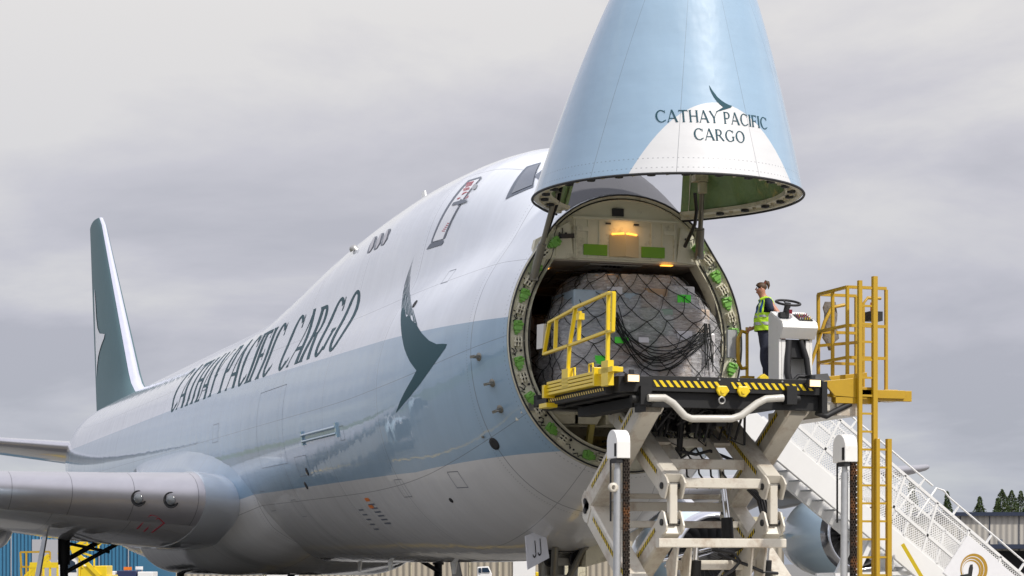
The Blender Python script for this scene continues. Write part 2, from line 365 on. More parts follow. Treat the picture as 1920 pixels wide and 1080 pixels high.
# ---------------------------------------------------------------- aircraft paint
def livery():
    m = bpy.data.materials.new('airliner_livery'); m.use_nodes = True; t = m.node_tree; b = t.nodes['Principled BSDF']; Ln = t.links
    def n(ty, **k):
        q = t.nodes.new(ty)
        for a, c in k.items(): setattr(q, a, c)
        return q
    def ma(op, a, b2=None, c=None, clamp=False):
        q = n('ShaderNodeMath', operation=op); q.use_clamp = clamp
        for i, v in enumerate((a, b2, c)):
            if v is None: continue
            if isinstance(v, (int, float)): q.inputs[i].default_value = v
            else: Ln.new(v, q.inputs[i])
        return q.outputs[0]
    uv = n('ShaderNodeUVMap', uv_map='skin'); s = n('ShaderNodeSeparateXYZ'); Ln.new(uv.outputs[0], s.inputs[0])
    at = n('ShaderNodeUVMap', uv_map='pos'); s2 = n('ShaderNodeSeparateXYZ'); Ln.new(at.outputs[0], s2.inputs[0])
    X = s2.outputs[0]; Z = s2.outputs[1]; TH = s.outputs[1]
    # band edges: height of the upper one rises slowly aft, the lower one drops a little behind the nose
    ztop = ma('ADD', 6.38, ma('MULTIPLY', .018, ma('MINIMUM', ma('MAXIMUM', ma('SUBTRACT', X, 4.0), 0), 22)))
    zbot = ma('SUBTRACT', 3.98, ma('MULTIPLY', .05, ma('MINIMUM', ma('MAXIMUM', ma('SUBTRACT', X, 3.9), 0), 4.5)))
    zbot = ma('SUBTRACT', zbot, ma('MULTIPLY', ma('LESS_THAN', X, 3.9), ma('SUBTRACT', ma('MULTIPLY', .21, ma('SUBTRACT', 3.9, X)), .14)))
    up = ma('GREATER_THAN', Z, ztop); lo = ma('LESS_THAN', Z, zbot)
    ns = n('ShaderNodeTexNoise'); ns.inputs['Scale'].default_value = 1.0; ns.inputs['Detail'].default_value = 7; ns.inputs['Roughness'].default_value = .7
    mp = n('ShaderNodeMapping'); mp.inputs['Scale'].default_value = (1.2, .35, 1); Ln.new(uv.outputs[0], mp.inputs[0]); Ln.new(mp.outputs[0], ns.inputs['Vector'])
    dirt = n('ShaderNodeMapRange'); dirt.inputs[1].default_value = .35; dirt.inputs[2].default_value = .75; dirt.inputs[3].default_value = 1.0; dirt.inputs[4].default_value = .85; Ln.new(ns.outputs[0], dirt.inputs[0])
    c1 = n('ShaderNodeMix', data_type='RGBA'); c1.inputs[6].default_value = (.29, .43, .57, 1); c1.inputs[7].default_value = (.78, .815, .88, 1); Ln.new(up, c1.inputs[0])
    c2 = n('ShaderNodeMix', data_type='RGBA'); c2.inputs[7].default_value = (.70, .70, .70, 1); Ln.new(lo, c2.inputs[0]); Ln.new(c1.outputs[2], c2.inputs[6])
    # panel joints: rings around the body and runs along it
    def line(val, period, width):
        f = ma('ABSOLUTE', ma('SUBTRACT', ma('FRACT', ma('DIVIDE', val, period)), .5)); return ma('GREATER_THAN', f, .5-width/period/2)
    ring = line(ma('ADD', X, -.4), 4.6, .022); run = line(ma('ADD', TH, .30), .63, .0045)
    seam = ma('MAXIMUM', ring, run)
    # rivet rows beside the joints
    ring2 = ma('MULTIPLY', line(ma('ADD', X, -.55), 4.6, .03), line(TH, .02, .008))
    fa = None
    for xx in (3.82, 3.66, .28, .50, 4.0):
        q = ma('LESS_THAN', ma('ABSOLUTE', ma('SUBTRACT', X, xx)), .008); fa = q if fa is None else ma('MAXIMUM', fa, q)
    fa = ma('MULTIPLY', fa, line(TH, .036, .012))
    seam = ma('MAXIMUM', ma('MAXIMUM', ma('MULTIPLY', seam, .65), ma('MULTIPLY', ring2, .30)), ma('MULTIPLY', fa, .5))
    c3 = n('ShaderNodeMix', data_type='RGBA'); c3.inputs[7].default_value = (.10, .11, .13, 1); Ln.new(seam, c3.inputs[0]); Ln.new(c2.outputs[2], c3.inputs[6])
    c4 = n('ShaderNodeVectorMath', operation='SCALE'); Ln.new(c3.outputs[2], c4.inputs[0]); Ln.new(dirt.outputs[0], c4.inputs['Scale'])
    Ln.new(c4.outputs[0], b.inputs['Base Color'])
    b.inputs['Roughness'].default_value = .38; b.inputs['Coat Weight'].default_value = 1; b.inputs['Coat Roughness'].default_value = .035; b.inputs['Coat IOR'].default_value = 1.55
    nb = n('ShaderNodeTexNoise'); nb.inputs['Scale'].default_value = 1.0; nb.inputs['Detail'].default_value = 2
    mp2 = n('ShaderNodeMapping'); mp2.inputs['Scale'].default_value = (1.6, 3.2, 1); Ln.new(uv.outputs[0], mp2.inputs[0]); Ln.new(mp2.outputs[0], nb.inputs['Vector'])
    nb2 = n('ShaderNodeTexNoise'); nb2.inputs['Scale'].default_value = 1.0; nb2.inputs['Detail'].default_value = 1
    mp3 = n('ShaderNodeMapping'); mp3.inputs['Scale'].default_value = (5, 10, 1); Ln.new(uv.outputs[0], mp3.inputs[0]); Ln.new(mp3.outputs[0], nb2.inputs['Vector'])
    h = ma('ADD', nb.outputs[0], ma('MULTIPLY', nb2.outputs[0], .18))
    bp = n('ShaderNodeBump'); bp.inputs['Strength'].default_value = 1; bp.inputs['Distance'].default_value = .010; Ln.new(h, bp.inputs['Height'])
    Ln.new(bp.outputs[0], b.inputs['Normal']); Ln.new(bp.outputs[0], b.inputs['Coat Normal'])
    return m
M['livery'] = livery()
def skin_mesh(name, xs, ths, fn, m, parent, closed=True, keep=None, flip=False):
    """grid mesh over (x, th) with two uv maps: (x, th*scale) and the closed-position (x, z)"""
    nx, nt = len(xs), len(ths); vs = []; pos = []
    for x in xs:
        for th in ths:
            p0 = surf(x, th); pos.append((x, p0.z)); vs.append(tuple(fn(x, th)))
    fs = []; st = []
    for i in range(nx-1):
        for j in range(nt if closed else nt-1):
            k = (j+1) % nt
            if keep and not keep((xs[i]+xs[i+1])/2, ths[j]+.5*(ths[1]-ths[0])): continue
            f = (i*nt+j, (i+1)*nt+j, (i+1)*nt+k, i*nt+k); fs.append(f if not flip else f[::-1])
            uvs = [(xs[i], ths[j]), (xs[i+1], ths[j]), (xs[i+1], ths[j]+ths[1]-ths[0]), (xs[i], ths[j]+ths[1]-ths[0])]; st.append(uvs if not flip else uvs[::-1])
    me = bpy.data.meshes.new(name); me.from_pydata(vs, [], fs)
    a = me.uv_layers.new(name='skin'); b = me.uv_layers.new(name='pos'); q = 0
    for f, u in zip(fs, st):
        for vi, uu in zip(f, u): a.data[q].uv = uu; b.data[q].uv = pos[vi]; q += 1
    return link(name, me, m, parent, smooth=True)
# ---------------------------------------------------------------- ground and far setting
concrete = mat('apron_concrete', (.15, .145, .135), .75, var=.15, vs=.05, col2=(.07, .07, .07), cs=.35, clo=.5, chi=.75)
g = MB(); g.add([(-3000, -3000, 0), (3000, -3000, 0), (3000, 3000, 0), (-3000, 3000, 0)], [(0, 1, 2, 3)])
tag(g.build('apron_ground', concrete), kind='structure')
g = MB()
paint = mat('taxi_line_paint', (.62, .40, .03), .6, col2=(.3, .25, .12), cs=2)
pts = [(-60, 0), (80, 0)]
for (a, b) in (((-80, 0), (90, 0)), ((-80, 9.0), (-10, 9.0)), ((-10, 9.0), (90, 9.6)), ((-80, -24), (90, -24))):
    d = Vector((b[0]-a[0], b[1]-a[1], 0)).normalized(); s_ = Vector((-d.y, d.x, 0))*.15
    A = Vector((*a, .004)); B = Vector((*b, .004)); g.add([A-s_, B-s_, B+s_, A+s_], [(0, 1, 2, 3)])
tag(g.build('taxi_line_marking', paint), kind='structure')
g = MB(); g.box((-46, 60, 0), (1500, 900, .006)); g.box((-900, 120, 0), (-46.01, 900, .005))
tag(g.build('grass_field', mat('dry_grass', (.10, .12, .045), .9, var=.3, vs=.3)), kind='structure')

# ================================================================ THE AIRCRAFT
jet = empty('cargo_aircraft', (0, 0, 0), 'huge white and pale blue four engined freighter aircraft with its nose door swung up', 'aircraft')
NT = 128
THS = [2*math.pi*j/NT for j in range(NT)]
xs = [3.9+.2*i for i in range(0, 40)]+[11.9+.6*i for i in range(1, 36)]+[33.5+1.2*i for i in range(0, 16)]+[52.2+.65*i for i in range(0, 36)]+[75.6]
xs = sorted(set(round(x, 3) for x in xs if x <= 75.6))
fus = skin_mesh('fuselage', xs, THS, surf, M['livery'], jet)
# wing to body fairing: a swelling over the lower half
def fair(x, th):
    thm = min(th, 2*math.pi-th)                       # 0 keel .. pi/2 side
    edge = float(np.interp(thm, (0, .19, .53, .76, 1.0, 1.18, 1.31, 1.42, 1.55), (25.6, 24.9, 23.2, 22.9, 23.1, 23.7, 24.7, 26.5, 29.5)))
    f = min(max((x-edge)/4.2, 0), 1); f = f**1.2*(2.2-1.2*f)
    r_ = min(max((44-x)/6, 0), 1); r_ = r_*r_*(3-2*r_)
    q = min(max((1.60-thm)/.30, 0), 1); q = q*q*(3-2*q)
    f3 = min(max((x-27)/4, 0), 1); q2 = .55*math.exp(-((thm-.85)/.40)**2)+.5*math.exp(-((thm-.72)/.36)**2)*f3*f3*(3-2*f3)
    return surf(x, th, -.05+(.40*q+q2)*f*r_)
skin_mesh('wing_body_fairing', [22.4+.3*i for i in range(74)], [-1.78+3.56*j/70 for j in range(71)], lambda x, th: fair(x, th % (2*math.pi)), M['livery'], jet, closed=False)

# ---- the opening: ring flange, seal, latches
XR = 3.9
def ring_pt(th, k, x=XR):
    dt = abs((th % (2*math.pi))-math.pi); k = k*(.22+.78*min(max((dt-.60)/.12, 0), 1))
    p = surf(XR, th); zc = 6.0; c = Vector((XR, 0, zc)); d = (p-c); return Vector((x, 0, zc))+d*(1-k/d.length)*1.0 if True else p
fl = MB(); NR = 120
prof = [(3.93, .002), (3.86, .015), (3.86, .06), (3.90, .08), (3.95, .36), (3.90, .40), (4.25, .42)]
vs = [ring_pt(2*math.pi*j/NR, k, x) for x, k in prof for j in range(NR)]
fl.add(vs, [(i*NR+j, i*NR+(j+1) % NR, (i+1)*NR+(j+1) % NR, (i+1)*NR+j) for i in range(len(prof)-1) for j in range(NR)])
fl.build('door_frame', M['cream'], jet)
sl = MB()
for k, r_ in ((.035, .018), (.34, .014)):
    sl.tube([ring_pt(2*math.pi*j/90, k, 3.855 if k < .1 else 3.93) for j in range(91)], r_, 6, cap=False)
sl.build('door_seal', M['rubber'], jet)
def latch(th):
    c = ring_pt(th, .20, 3.93); o = ring_pt(th, .0, 3.93); u = (o-c).normalized(); tn = Vector((1, 0, 0)).cross(u).normalized(); f = Vector((-1, 0, 0))
    if tn.z < 0: tn = -tn
    m = MB()
    P = lambda a, b, cc: c+tn*a+u*b+f*cc
    m.beam(P(.10, 0, .06), P(.27, 0, .06), .15, .10, up=f, bev=.015)
    m.beam(P(.05, .01, .05), P(.12, .01, .05), .09, .08, up=f); m.tube([P(.20, -.09, .10), P(.20, .09, .10)], .028, 8)
    m.tube([P(.14, -.08, .07), P(.14, .09, .07)], .02, 8); m.tube([P(.25, -.05, .12), P(.25, .07, .12)], .018, 8); m.cbox(P(.235, .05, .12), (.05, .05, .05)); m.beam(P(.02, .02, .03), P(.06, .02, .03), .05, .05, up=f)
    g1 = m.build('latch_actuator', M['lime'], jet)
    m = MB()
    for s_ in (-.055, .0, .055):
        m.beam(P(-.20, s_, .05), P(-.02, s_, .05), .022, .13, up=f)
        m.beam(P(-.13, s_, .11), P(-.09, s_, .11), .024, .05, up=f)
    m.beam(P(-.22, 0, .01), P(0, 0, .01), .17, .03, up=f); m.tube([P(-.11, -.08, .08), P(-.11, .08, .08)], .025, 8)
    m.tube([P(-.17, -.07, .05), P(-.17, .07, .05)], .02, 8)
    b1 = m.build('latch_bracket', M['cream'], jet)
    m = MB(); m.beam(P(-.155, -.028, .055), P(-.065, -.028, .055), .032, .09, up=f); m.beam(P(-.155, .028, .055), P(-.065, .028, .055), .032, .09, up=f)
    m.build('slot', M['dark'], b1)
    m = MB(); m.tube([P(.30, .03, .05), P(.36, .08, .06), P(.38, .02, .04), P(.44, .05, .03), P(.47, .10, .03)], .010, 6); m.tube([P(-.22, .04, .04), P(-.28, .0, .05), P(-.34, .06, .03)], .010, 6)
    m.tube([P(-.26, -.08, .0), P(-.26, -.08, .035)], .022, 8); m.tube([P(.46, -.02, .0), P(.46, -.02, .03)], .02, 8); m.tube([P(-.33, .03, .0), P(-.33, .03, .02)], .016, 8)
    m.build('cable', M['rubber'], b1)
zs = [(p, side_th(XR, p)) for p in (7.78, 7.22, 6.68, 6.05, 5.35, 4.68, 4.12)]
for z_, th in zs: latch(th); latch(2*math.pi-th)
latch(.27); latch(2*math.pi-.30)
# small fittings on the flange
m = MB()
for j in range(40):
    th = .25+(2*math.pi-.5)*j/40
    if abs(math.sin(th)) < .3 and math.cos(th) < 0: continue
    p = ring_pt(th, random.choice((.13, .3, .33)), 3.93); m.tube([p, p+Vector((-.03, 0, 0))], .014, 6)
m.build('flange_bolts', M['strut'], jet)

# ---- hold: floor, lining, ceiling with lamps, under-floor bay, front bulkhead
def hold_y(z, k=.44):
    th = side_th(4.0, z); return ring_pt(th, k).y
lin = MB(); zl = [4.9, 5.4, 6.0, 6.6, 7.1, 7.45]
secs = []
for x in (3.92, 5.0, 6.5, 8.5, 11, 16, 24):
    g_ = min((x-3.92)/5, 1)*.45
    secs.append([(x, -(hold_y(z)+g_), z) for z in zl]+[(x, hold_y(z)+g_, z) for z in zl[::-1]])
n = len(secs[0]); vs = [p for s_ in secs for p in s_]
fs = [(i*n+j, i*n+j+1, (i+1)*n+j+1, (i+1)*n+j) for i in range(len(secs)-1) for j in range(n-1) if j != len(zl)-1]
lin.add(vs, fs); lin.add(secs[-1], [tuple(range(n))])
for i in range(14):                                     # wall stiffeners and rub strips
    for sg in (-1, 1):
        x = 4.6+i*.9; g_ = min((x-3.92)/5, 1)*.45
        lin.beam((x, sg*(hold_y(5.0)+g_-.03), 5.0), (x, sg*(hold_y(6.6)+g_-.03), 6.6), .10, .05, up=(0, 1, 0))
for z_ in (5.15, 5.75, 6.4): 
    for sg in (-1, 1): lin.beam((4.2, sg*(hold_y(z_)+.0), z_), (9, sg*(hold_y(z_)+.41), z_), .05, .07)
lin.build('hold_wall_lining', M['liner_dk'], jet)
ce = MB(); hw = hold_y(7.45); zc_ = 7.50
ce.prism([(4.05, -hw+.02, 7.46), (4.05, hw-.02, 7.46), (6.5, hw+.4, 7.46), (24, hw+.4, 7.46), (24, -hw-.4, 7.46), (6.5, -hw-.4, 7.46)], (0, 0, .12))
for k in range(9):
    ce.box((4.05+k*1.25, -hw, 7.452), (4.07+k*1.25, hw, 7.4605))
for y_ in (-.62, .62): ce.box((4.05, y_-.01, 7.453), (18, y_+.01, 7.4605))
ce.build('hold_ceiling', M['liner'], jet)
vt = MB(); vt.lathe((5.05, .12, 7.452), (0, 0, -1), [(0, .0), (.02, .42), (.0, .46)], 28); vt.box((4.2, -.42, 7.435), (4.52, .60, 7.452))
cv = vt.build('ceiling_vent', mat('vent_panel', (.40, .39, .37), .5), jet)
vv = MB()
for k in range(9):
    a = k*.7; vv.beam((5.05+.05*math.cos(a), .12+.05*math.sin(a), 7.425), (5.05+.24*math.cos(a), .12+.24*math.sin(a)*.8, 7.425), .04, .012)
for k in range(5): vv.beam((4.27, -.08+k*.08, 7.43), (4.45, -.04+k*.08, 7.43), .03, .012)
vv.build('slot', M['dark'], cv)
for (u, v) in ((770, 420), (1350, 352), (262, 422), (200, 552), (1438, 523), (60, 776), (853, 622)):
    p = px(980+u*.1875, 400+v*.1875, z=7.44)
    if p.x > 3.9: MB().cbox(p, (.10, .22, .016)).build('ceiling_lamp', M['lamp_or'], jet)
fl = MB(); fl.box((3.92, -hold_y(4.9)-.1, 4.78), (24, hold_y(4.9)+.1, 4.9))
fl.box((3.86, -1.9, 4.70), (3.98, 1.9, 4.86)); fl.build('hold_floor', M['steel'], jet)
# bay under the floor
by = MB()
def ring_in(th, x, k=.40): return ring_pt(th, k, x)
ths = [side_th(XR, 4.78)*(-1+2*j/24) for j in range(25)]
by.add([ring_in(t, 5.6) for t in ths], [tuple(range(25))])
v0 = [ring_in(t, 4.0) for t in ths]+[ring_in(t, 5.6) for t in ths]; by.add(v0, [(j, j+1, j+26, j+25) for j in range(24)])
bay = by.build('bay_lining', M['cream_dk'], jet)
b2 = MB()
for y0, y1, z0, z1 in ((.55, 1.25, 4.0, 4.45), (-.62, .2, 3.82, 4.36), (-1.45, -.85, 4.05, 4.45)):
    b2.box((5.50, y0, z0), (5.62, y1, z1)); b2.box((5.46, y0+.1, z0+.08), (5.50, y1-.1, z1-.08))
    for k in range(5): b2.box((5.44, y0+.2, z0+.12+k*.05), (5.46, y1-.2, z0+.14+k*.05))
b2.build('bay_panel', M['olive'], jet)
b3 = MB()
b3.beam((4.15, 1.95, 4.66), (5.4, 1.4, 4.58), .2, .24); b3.beam((4.05, -2.0, 4.72), (4.05, 2.0, 4.72), .10, .12); b3.beam((4.6, -1.9, 4.60), (4.6, 1.9, 4.60), .08, .26)
b3.prism([(4.1, 1.9, 4.66), (4.1, .4, 4.66), (4.1, .5, 4.50), (4.1, 1.6, 4.50)], (.9, 0, 0))
for y_ in (-1.5, -.9, -.3, .3, .9): b3.beam((4.1, y_, 4.60), (5.5, y_, 4.60), .06, .2)
b3.build('floor_beam', M['cream'], jet)
for (u0, v0_, u1, v1) in ((1117, 745, 1100, 855), (1296, 745, 1293, 822), (1200, 760, 1245, 800), (1030, 748, 1100, 790)):
    MB().beam(px(u0, v0_, x=4.35), px(u1, v1, x=4.35), .12, .10, up=(0, 1, 0)).build('bay_post', M['post'], jet)
b4 = MB()
for k in range(10):
    z_ = 3.95+random.random()*.5; y_ = -1.6+k*.34
    b4.tube([(5.3, y_, z_), (5.25, y_+.3, z_-.06*random.random()), (5.3, y_+.6, z_+.12*random.random()), (5.2, y_+.9, z_)], .015+.012*random.random(), 6)
b4.tube([(5.0, 1.35, 4.5), (4.9, 1.1, 4.35), (4.85, 1.0, 4.15), (4.9, .95, 3.95)], .05, 8)
b4.build('bay_wiring', M['strut'], jet)
# front bulkhead between the hold ceiling and the crown
bk = MB(); top = [surf(XR, math.pi+(-.70+1.40*j/20), -.04) for j in range(21)]
poly = [Vector((3.97, p.y, p.z)) for p in top]
yw = hold_y(7.5)+.05
poly = [Vector((3.97, yw, 7.47))]+poly+[Vector((3.97, -yw, 7.47))]
bk.prism(poly, (.05, 0, 0))
bk.box((3.93, -1.0, 7.50), (3.98, 1.02, 8.22)); bk.box((3.90, -1.02, 8.22), (3.98, 1.04, 8.26))
for y_ in (-.95, -.72, -.5, .52, .74, .97): bk.box((3.91, y_-.012, 7.52), (3.94, y_+.012, 8.2))
for y_ in (-.84, .86): bk.cbox((3.95, y_, 8.03), (.12, .22, .08)); bk.cbox((3.97, y_, 7.9), (.04, .24, .05))
bk.prism([(3.92, 1.02, 7.50), (3.92, 1.85, 7.42), (3.92, 1.75, 7.80), (3.92, 1.10, 8.15)], (.14, 0, 0))
bk.prism([(3.92, -1.0, 7.50), (3.92, -1.75, 7.44), (3.92, -1.66, 7.80), (3.92, -1.08, 8.15)], (.14, 0, 0))
for j in range(16): bk.tube([(3.94, .15+.04*j-(.9 if j > 7 else 0), 8.13), (3.93, .15+.04*j-(.9 if j > 7 else 0), 8.13)], .008, 5)
blk = bk.build('front_bulkhead', M['cream'], jet)
MB().box((3.93, .04, 8.30), (3.98, .26, 8.44)).build('access_hatch', M['rubber'], blk)
for y0_, y1_ in ((.30, .40), (-.25, -.15)): MB().box((3.91, y0_, 8.14), (3.935, y1_, 8.17)).build('slot', M['rubber'], blk)
MB().beam((3.8, 1.32, 7.86), (3.95, 1.02, 7.90), .06, .08).build('bracket', M['rubber'], blk)
lm = MB(); lm.prism([(3.92, .33, 7.55), (3.80, .05, 7.55), (3.92, -.25, 7.55), (4.0, -.25, 7.55), (4.0, .33, 7.55)], (0, 0, .40))
lh = lm.build('lamp_housing', mat('lit_lamp_housing', (.62, .48, .28), .5, var=.05), blk)
for sg in (-1, 1):
    MB().beam((3.81, .05+sg*.03, 7.97), (3.90, .05+sg*.24, 7.96), .05, .03).build('dome_lamp', M['lamp_or'], lh)
ll = bpy.data.lights.new('dome_light', 'AREA'); ll.energy = 1.3; ll.size = .4; ll.color = (1, .55, .18)
lo_ = bpy.data.objects.new('dome_light', ll); C.objects.link(lo_); lo_.location = (3.68, .05, 8.14); lo_.rotation_euler = (0, R(-38), 0); lo_.rotation_euler = Vector((-.35, 0, .94)).to_track_quat('Z', 'Y').to_euler(); lo_.parent = lh
for (y0, y1) in ((.37, .83), (-.76, -.30)):
    MB().box((3.90, y0, 7.56), (3.97, y1, 7.76)).build('stop_pad', mat('green_pad', (.16, .36, .015), .5), blk, bevel=.01)

# dark reflection of the raised door, painted as a patch below the windscreen
decal('nose_reflection_patch', [[(3.93, math.pi-.46), (5.0, math.pi-.40), (5.35, math.pi-.2), (5.35, math.pi), (3.93, math.pi)], [(3.93, math.pi), (5.35, math.pi), (5.35, math.pi+.2), (5.2, math.pi+.56), (3.93, math.pi+.60)]], lambda x, t, o: surf(x, t, o), mat('painted_reflection_grey', (.10, .10, .11), .5, metal=0, coat=0, var=.15, vs=1), jet, sx=.08, sz=.05, base=.006)
bpy.data.materials['painted_reflection_grey'].node_tree.nodes['Principled BSDF'].inputs['Specular IOR Level'].default_value = .08
# ---- swung-up nose door
HX, HZ = 3.9, 8.30
def rot(p): return Vector((HX-(HZ-p.z)+.05, p.y+.12, HZ+(HX-p.x)))
xn = [-.998, -.97, -.92, -.85, -.75, -.6, -.45, -.3, -.1, .1, .3, .5]+[.5+.17*i for i in range(1, 20)]+[3.9]
xn = sorted(set(round(x, 4) for x in xn))
def keep(x, th):
    d = abs(th-math.pi); return not (x > 2.35 and d < .49)
door = skin_mesh('nose_door', xn, THS, lambda x, th: rot(surf(x, th)), M['livery'], jet, keep=keep, flip=True)
def inner(x, th, k=.22):
    p = surf(x, th); c = Vector((x, 0, sec(x)[1])); d = p-c; q = 1+.25*math.sin(th*23+x*3)*math.sin(x*7+th*2)*.5
    return rot(c+d*max(.05, 1-k*q/max(d.length, .3)))
xi = [x for x in xn if x > -.7]; xi[-1] = 3.82
skin_mesh('insulation_lining', xi, THS, inner, M['quilt'], door, keep=keep)
# rim around the door's open edge
rm = MB(); th0 = math.pi-.49
tt = [-th0+2*th0*j/110 for j in range(111)]
path = [(3.9, t) for t in tt]
def rimrow(k, dx): return [rot(surf(3.9, t)+ (Vector((dx, 0, 0))) - (surf(3.9, t)-Vector((3.9, 0, 6.0))).normalized()*k) for t in tt]
rows = [rimrow(.0, 0), rimrow(.02, .02), rimrow(.10, .02), rimrow(.12, -.02), rimrow(.30, -.03), rimrow(.32, -.09)]
n = len(tt); rm.add([p for r_ in rows for p in r_], [(i*n+j, i*n+j+1, (i+1)*n+j+1, (i+1)*n+j) for i in range(len(rows)-1) for j in range(n-1)])
for sg in (-1, 1):                                       # edges of the cut-out that clears the flight deck
    a = [rot(surf(x, math.pi+sg*.49)) for x in (3.9, 3.5, 3.0, 2.35)]; b = [p+Vector((-.30, -sg*.0, 0)) + Vector((0, sg*.16, 0)) for p in a]
    b = [rot(surf(x, math.pi+sg*.49)+Vector((0, 0, 0))-Vector((0, 0, .34))) for x in (3.9, 3.5, 3.0, 2.35)]
    rm.add(a+b, [(j, j+1, j+5, j+4) for j in range(3)])
a = [rot(surf(2.35, math.pi-.49+.98*j/14)) for j in range(15)]; b = [rot(surf(2.35, math.pi-.49+.98*j/14)-Vector((0, 0, .25))) for j in range(15)]
rm.add(a+b, [(j, j+1, j+16, j+15) for j in range(14)])
rim = rm.build('door_rim', M['cream'], door)
rl = MB(); rl.tube([rot(surf(3.93, t, .004)) for t in tt], .022, 6); rl.build('rim_seal', M['rubber'], door)
for j in range(19):
    t = -2.30+4.60*j/18; p = rot(surf(3.9, t)-(surf(3.9, t)-Vector((3.9, 0, 6.0))).normalized()*.20+Vector((.03, 0, 0)))
    q = MB(); q.lathe(p+Vector((0, 0, .045)), (0, 0, -1), [(0, .075), (.035, .07), (.035, .035), (.02, .03), (.02, 0)], 12); q.build('latch_socket', M['rubber'], door)
    p2 = rot(surf(3.9, t+.12)-(surf(3.9, t+.12)-Vector((3.9, 0, 6.0))).normalized()*.18+Vector((.03, 0, 0))); MB().beam(p2+Vector((.0, .0, .045)), p2+Vector((.03, .05, .035)), .04, .05).build('rim_lug', M['cream_dk'], door)
# lettering and emblem on the chin of the door, read when it is open
def bth(x, y):
    lo, hi = 0., 1.5; ya = abs(y)
    for _ in range(30):
        m_ = (lo+hi)/2
        if surf(x, m_).y < ya: lo = m_
        else: hi = m_
    return lo if y >= 0 else -lo
def chin(a, b, off):
    """a to the reader's right, b up, metres; b = 0 at the open door's lower rim"""
    x = 3.9-b; th = bth(x, -a); p = surf(x, abs(th), off)
    if th < 0: p = Vector((p.x, -p.y, p.z))
    return rot(p)
def place(txt, cx, base, h, length, W=.15):
    pl, wd = write(txt, W=W); k = length/wd
    return [[(cx-length/2+p[0]*k, base+p[1]*h-.03*0) for p in q] for q in pl]
let = place('CATHAY PACIFIC', -.02, .845, .205, 1.98)+place('CARGO', -.0, .545, .195, .90)
decal('lettering', let, chin, M['teal'], door, sx=.12, sz=.3, base=.006)
def im(u, v): return ((u-1290*0)/1, v)
bird = [(500, 220), (512, 330), (550, 440), (600, 540), (660, 630), (740, 715), (832, 785), (760, 830), (680, 880), (600, 930), (700, 905), (830, 860), (950, 820), (1050, 780), (1098, 732), (1000, 712), (900, 670), (800, 610), (700, 530), (620, 420), (560, 330)]
bp = [((u/13.5-50+0)/115.5*1.0+.02, (1.25-(v-600)/13.5/115.)) for u, v in bird]
decal('emblem', [[(p[0]-.02, p[1]) for p in bp]], chin, M['teal'], door, sx=.06, sz=.06, base=.006)

# struts and hoses that hold the door
for u0, v0_, x0, u1, v1, x1, r_ in ((1045, 352, 3.1, 1000, 520, 3.8, .045), (1317, 345, 3.0, 1311, 480, 3.75, .045)):
    a = px(u0, v0_, x=x0); b = px(u1, v1, x=x1); c = a.lerp(b, .62)
    q = MB(); q.tube([a, c], r_, 12); q.tube([c, b], r_*1.7, 12); q.cbox(a, (.12, .12, .2)); q.cbox(b, (.12, .14, .12)); q.build('door_strut', M['strut'], jet)
for pts in (((1052, 352, 3.0), (1048, 372, 3.2), (1038, 400, 3.4), (1028, 430, 3.6), (1024, 443, 3.8)), ((1303, 362, 2.9), (1306, 395, 3.0), (1303, 420, 3.3), (1292, 445, 3.6), (1284, 462, 3.85))):
    MB().tube([px(u, v, x=x) for u, v, x in pts], .034, 8).build('hydraulic_hose', M['hose'], jet)
q = MB(); q.tube([px(1317, 343, x=3.0), px(1317, 362, x=3.0)], .09, 8); q.cbox(px(1312, 335, x=3.0), (.2, .25, .12)); q.build('strut_mount', M['cream_dk'], jet)

# ---- marks on the starboard side
pl, wd = write('CATHAY PACIFIC CARGO', gap=.14, W=.21)
x_l, x_r = 36.0, 13.9
decal('lettering', [[(x_l-(p[0]/wd)*(x_l-x_r), 6.72+p[1]*1.36) for p in q] for q in pl], side_map, M['teal_g'], jet, sx=.5, sz=.14)
Z1 = lambda u, v: cast(730+u*.3053, 460+v*.3056)
bw = [(78, 380), (72, 420), (72, 500), (80, 570), (95, 640), (125, 710), (167, 768), (140, 820), (100, 890), (65, 960), (40, 1028), (75, 990), (130, 925), (190, 850), (250, 765), (310, 680), (345, 630), (354, 606), (330, 604), (290, 606), (245, 585), (200, 540), (165, 480), (140, 462), (128, 445), (118, 428), (104, 440), (95, 400)]
decal('emblem', [[Z1(*p) for p in bw]], side_map, M['teal_g'], jet, sx=.3, sz=.12)
cl = [(166, 38), (140, 100), (112, 180), (92, 250), (80, 320), (76, 395)]; cr_ = [(168, 40), (150, 100), (140, 160), (136, 230), (138, 320), (150, 400), (172, 490)]
def lerpv(pts, v):
    for a, b in zip(pts, pts[1:]):
        if a[1] <= v <= b[1]: return a[0]+(b[0]-a[0])*(v-a[1])/(b[1]-a[1])
    return pts[-1][0]
hair = []
ends = [455, 430, 460, 425, 445, 470, 430, 470, 488]; sts = [42, 60, 78, 100, 125, 150, 190, 300, 390]
for k in range(9):
    f = k/8; row = []
    for i in range(9):
        v = sts[k]+(ends[k]-sts[k])*i/8; a = lerpv(cl, min(v, 395)); b = lerpv(cr_, v); row.append((a+(b-a)*f*.93, v, (b-a)*.075*(.35+.65*i/8)))
    hair += [[Z1(row[i][0], row[i][1]), Z1(row[i][0]+row[i][2], row[i][1]), Z1(row[i+1][0]+row[i+1][2], row[i+1][1]), Z1(row[i+1][0], row[i+1][1])] for i in range(8)]
decal('emblem_brush_strokes', hair, side_map, M['teal_g'], jet, sx=.5, sz=.15, layer=0, base=.005)
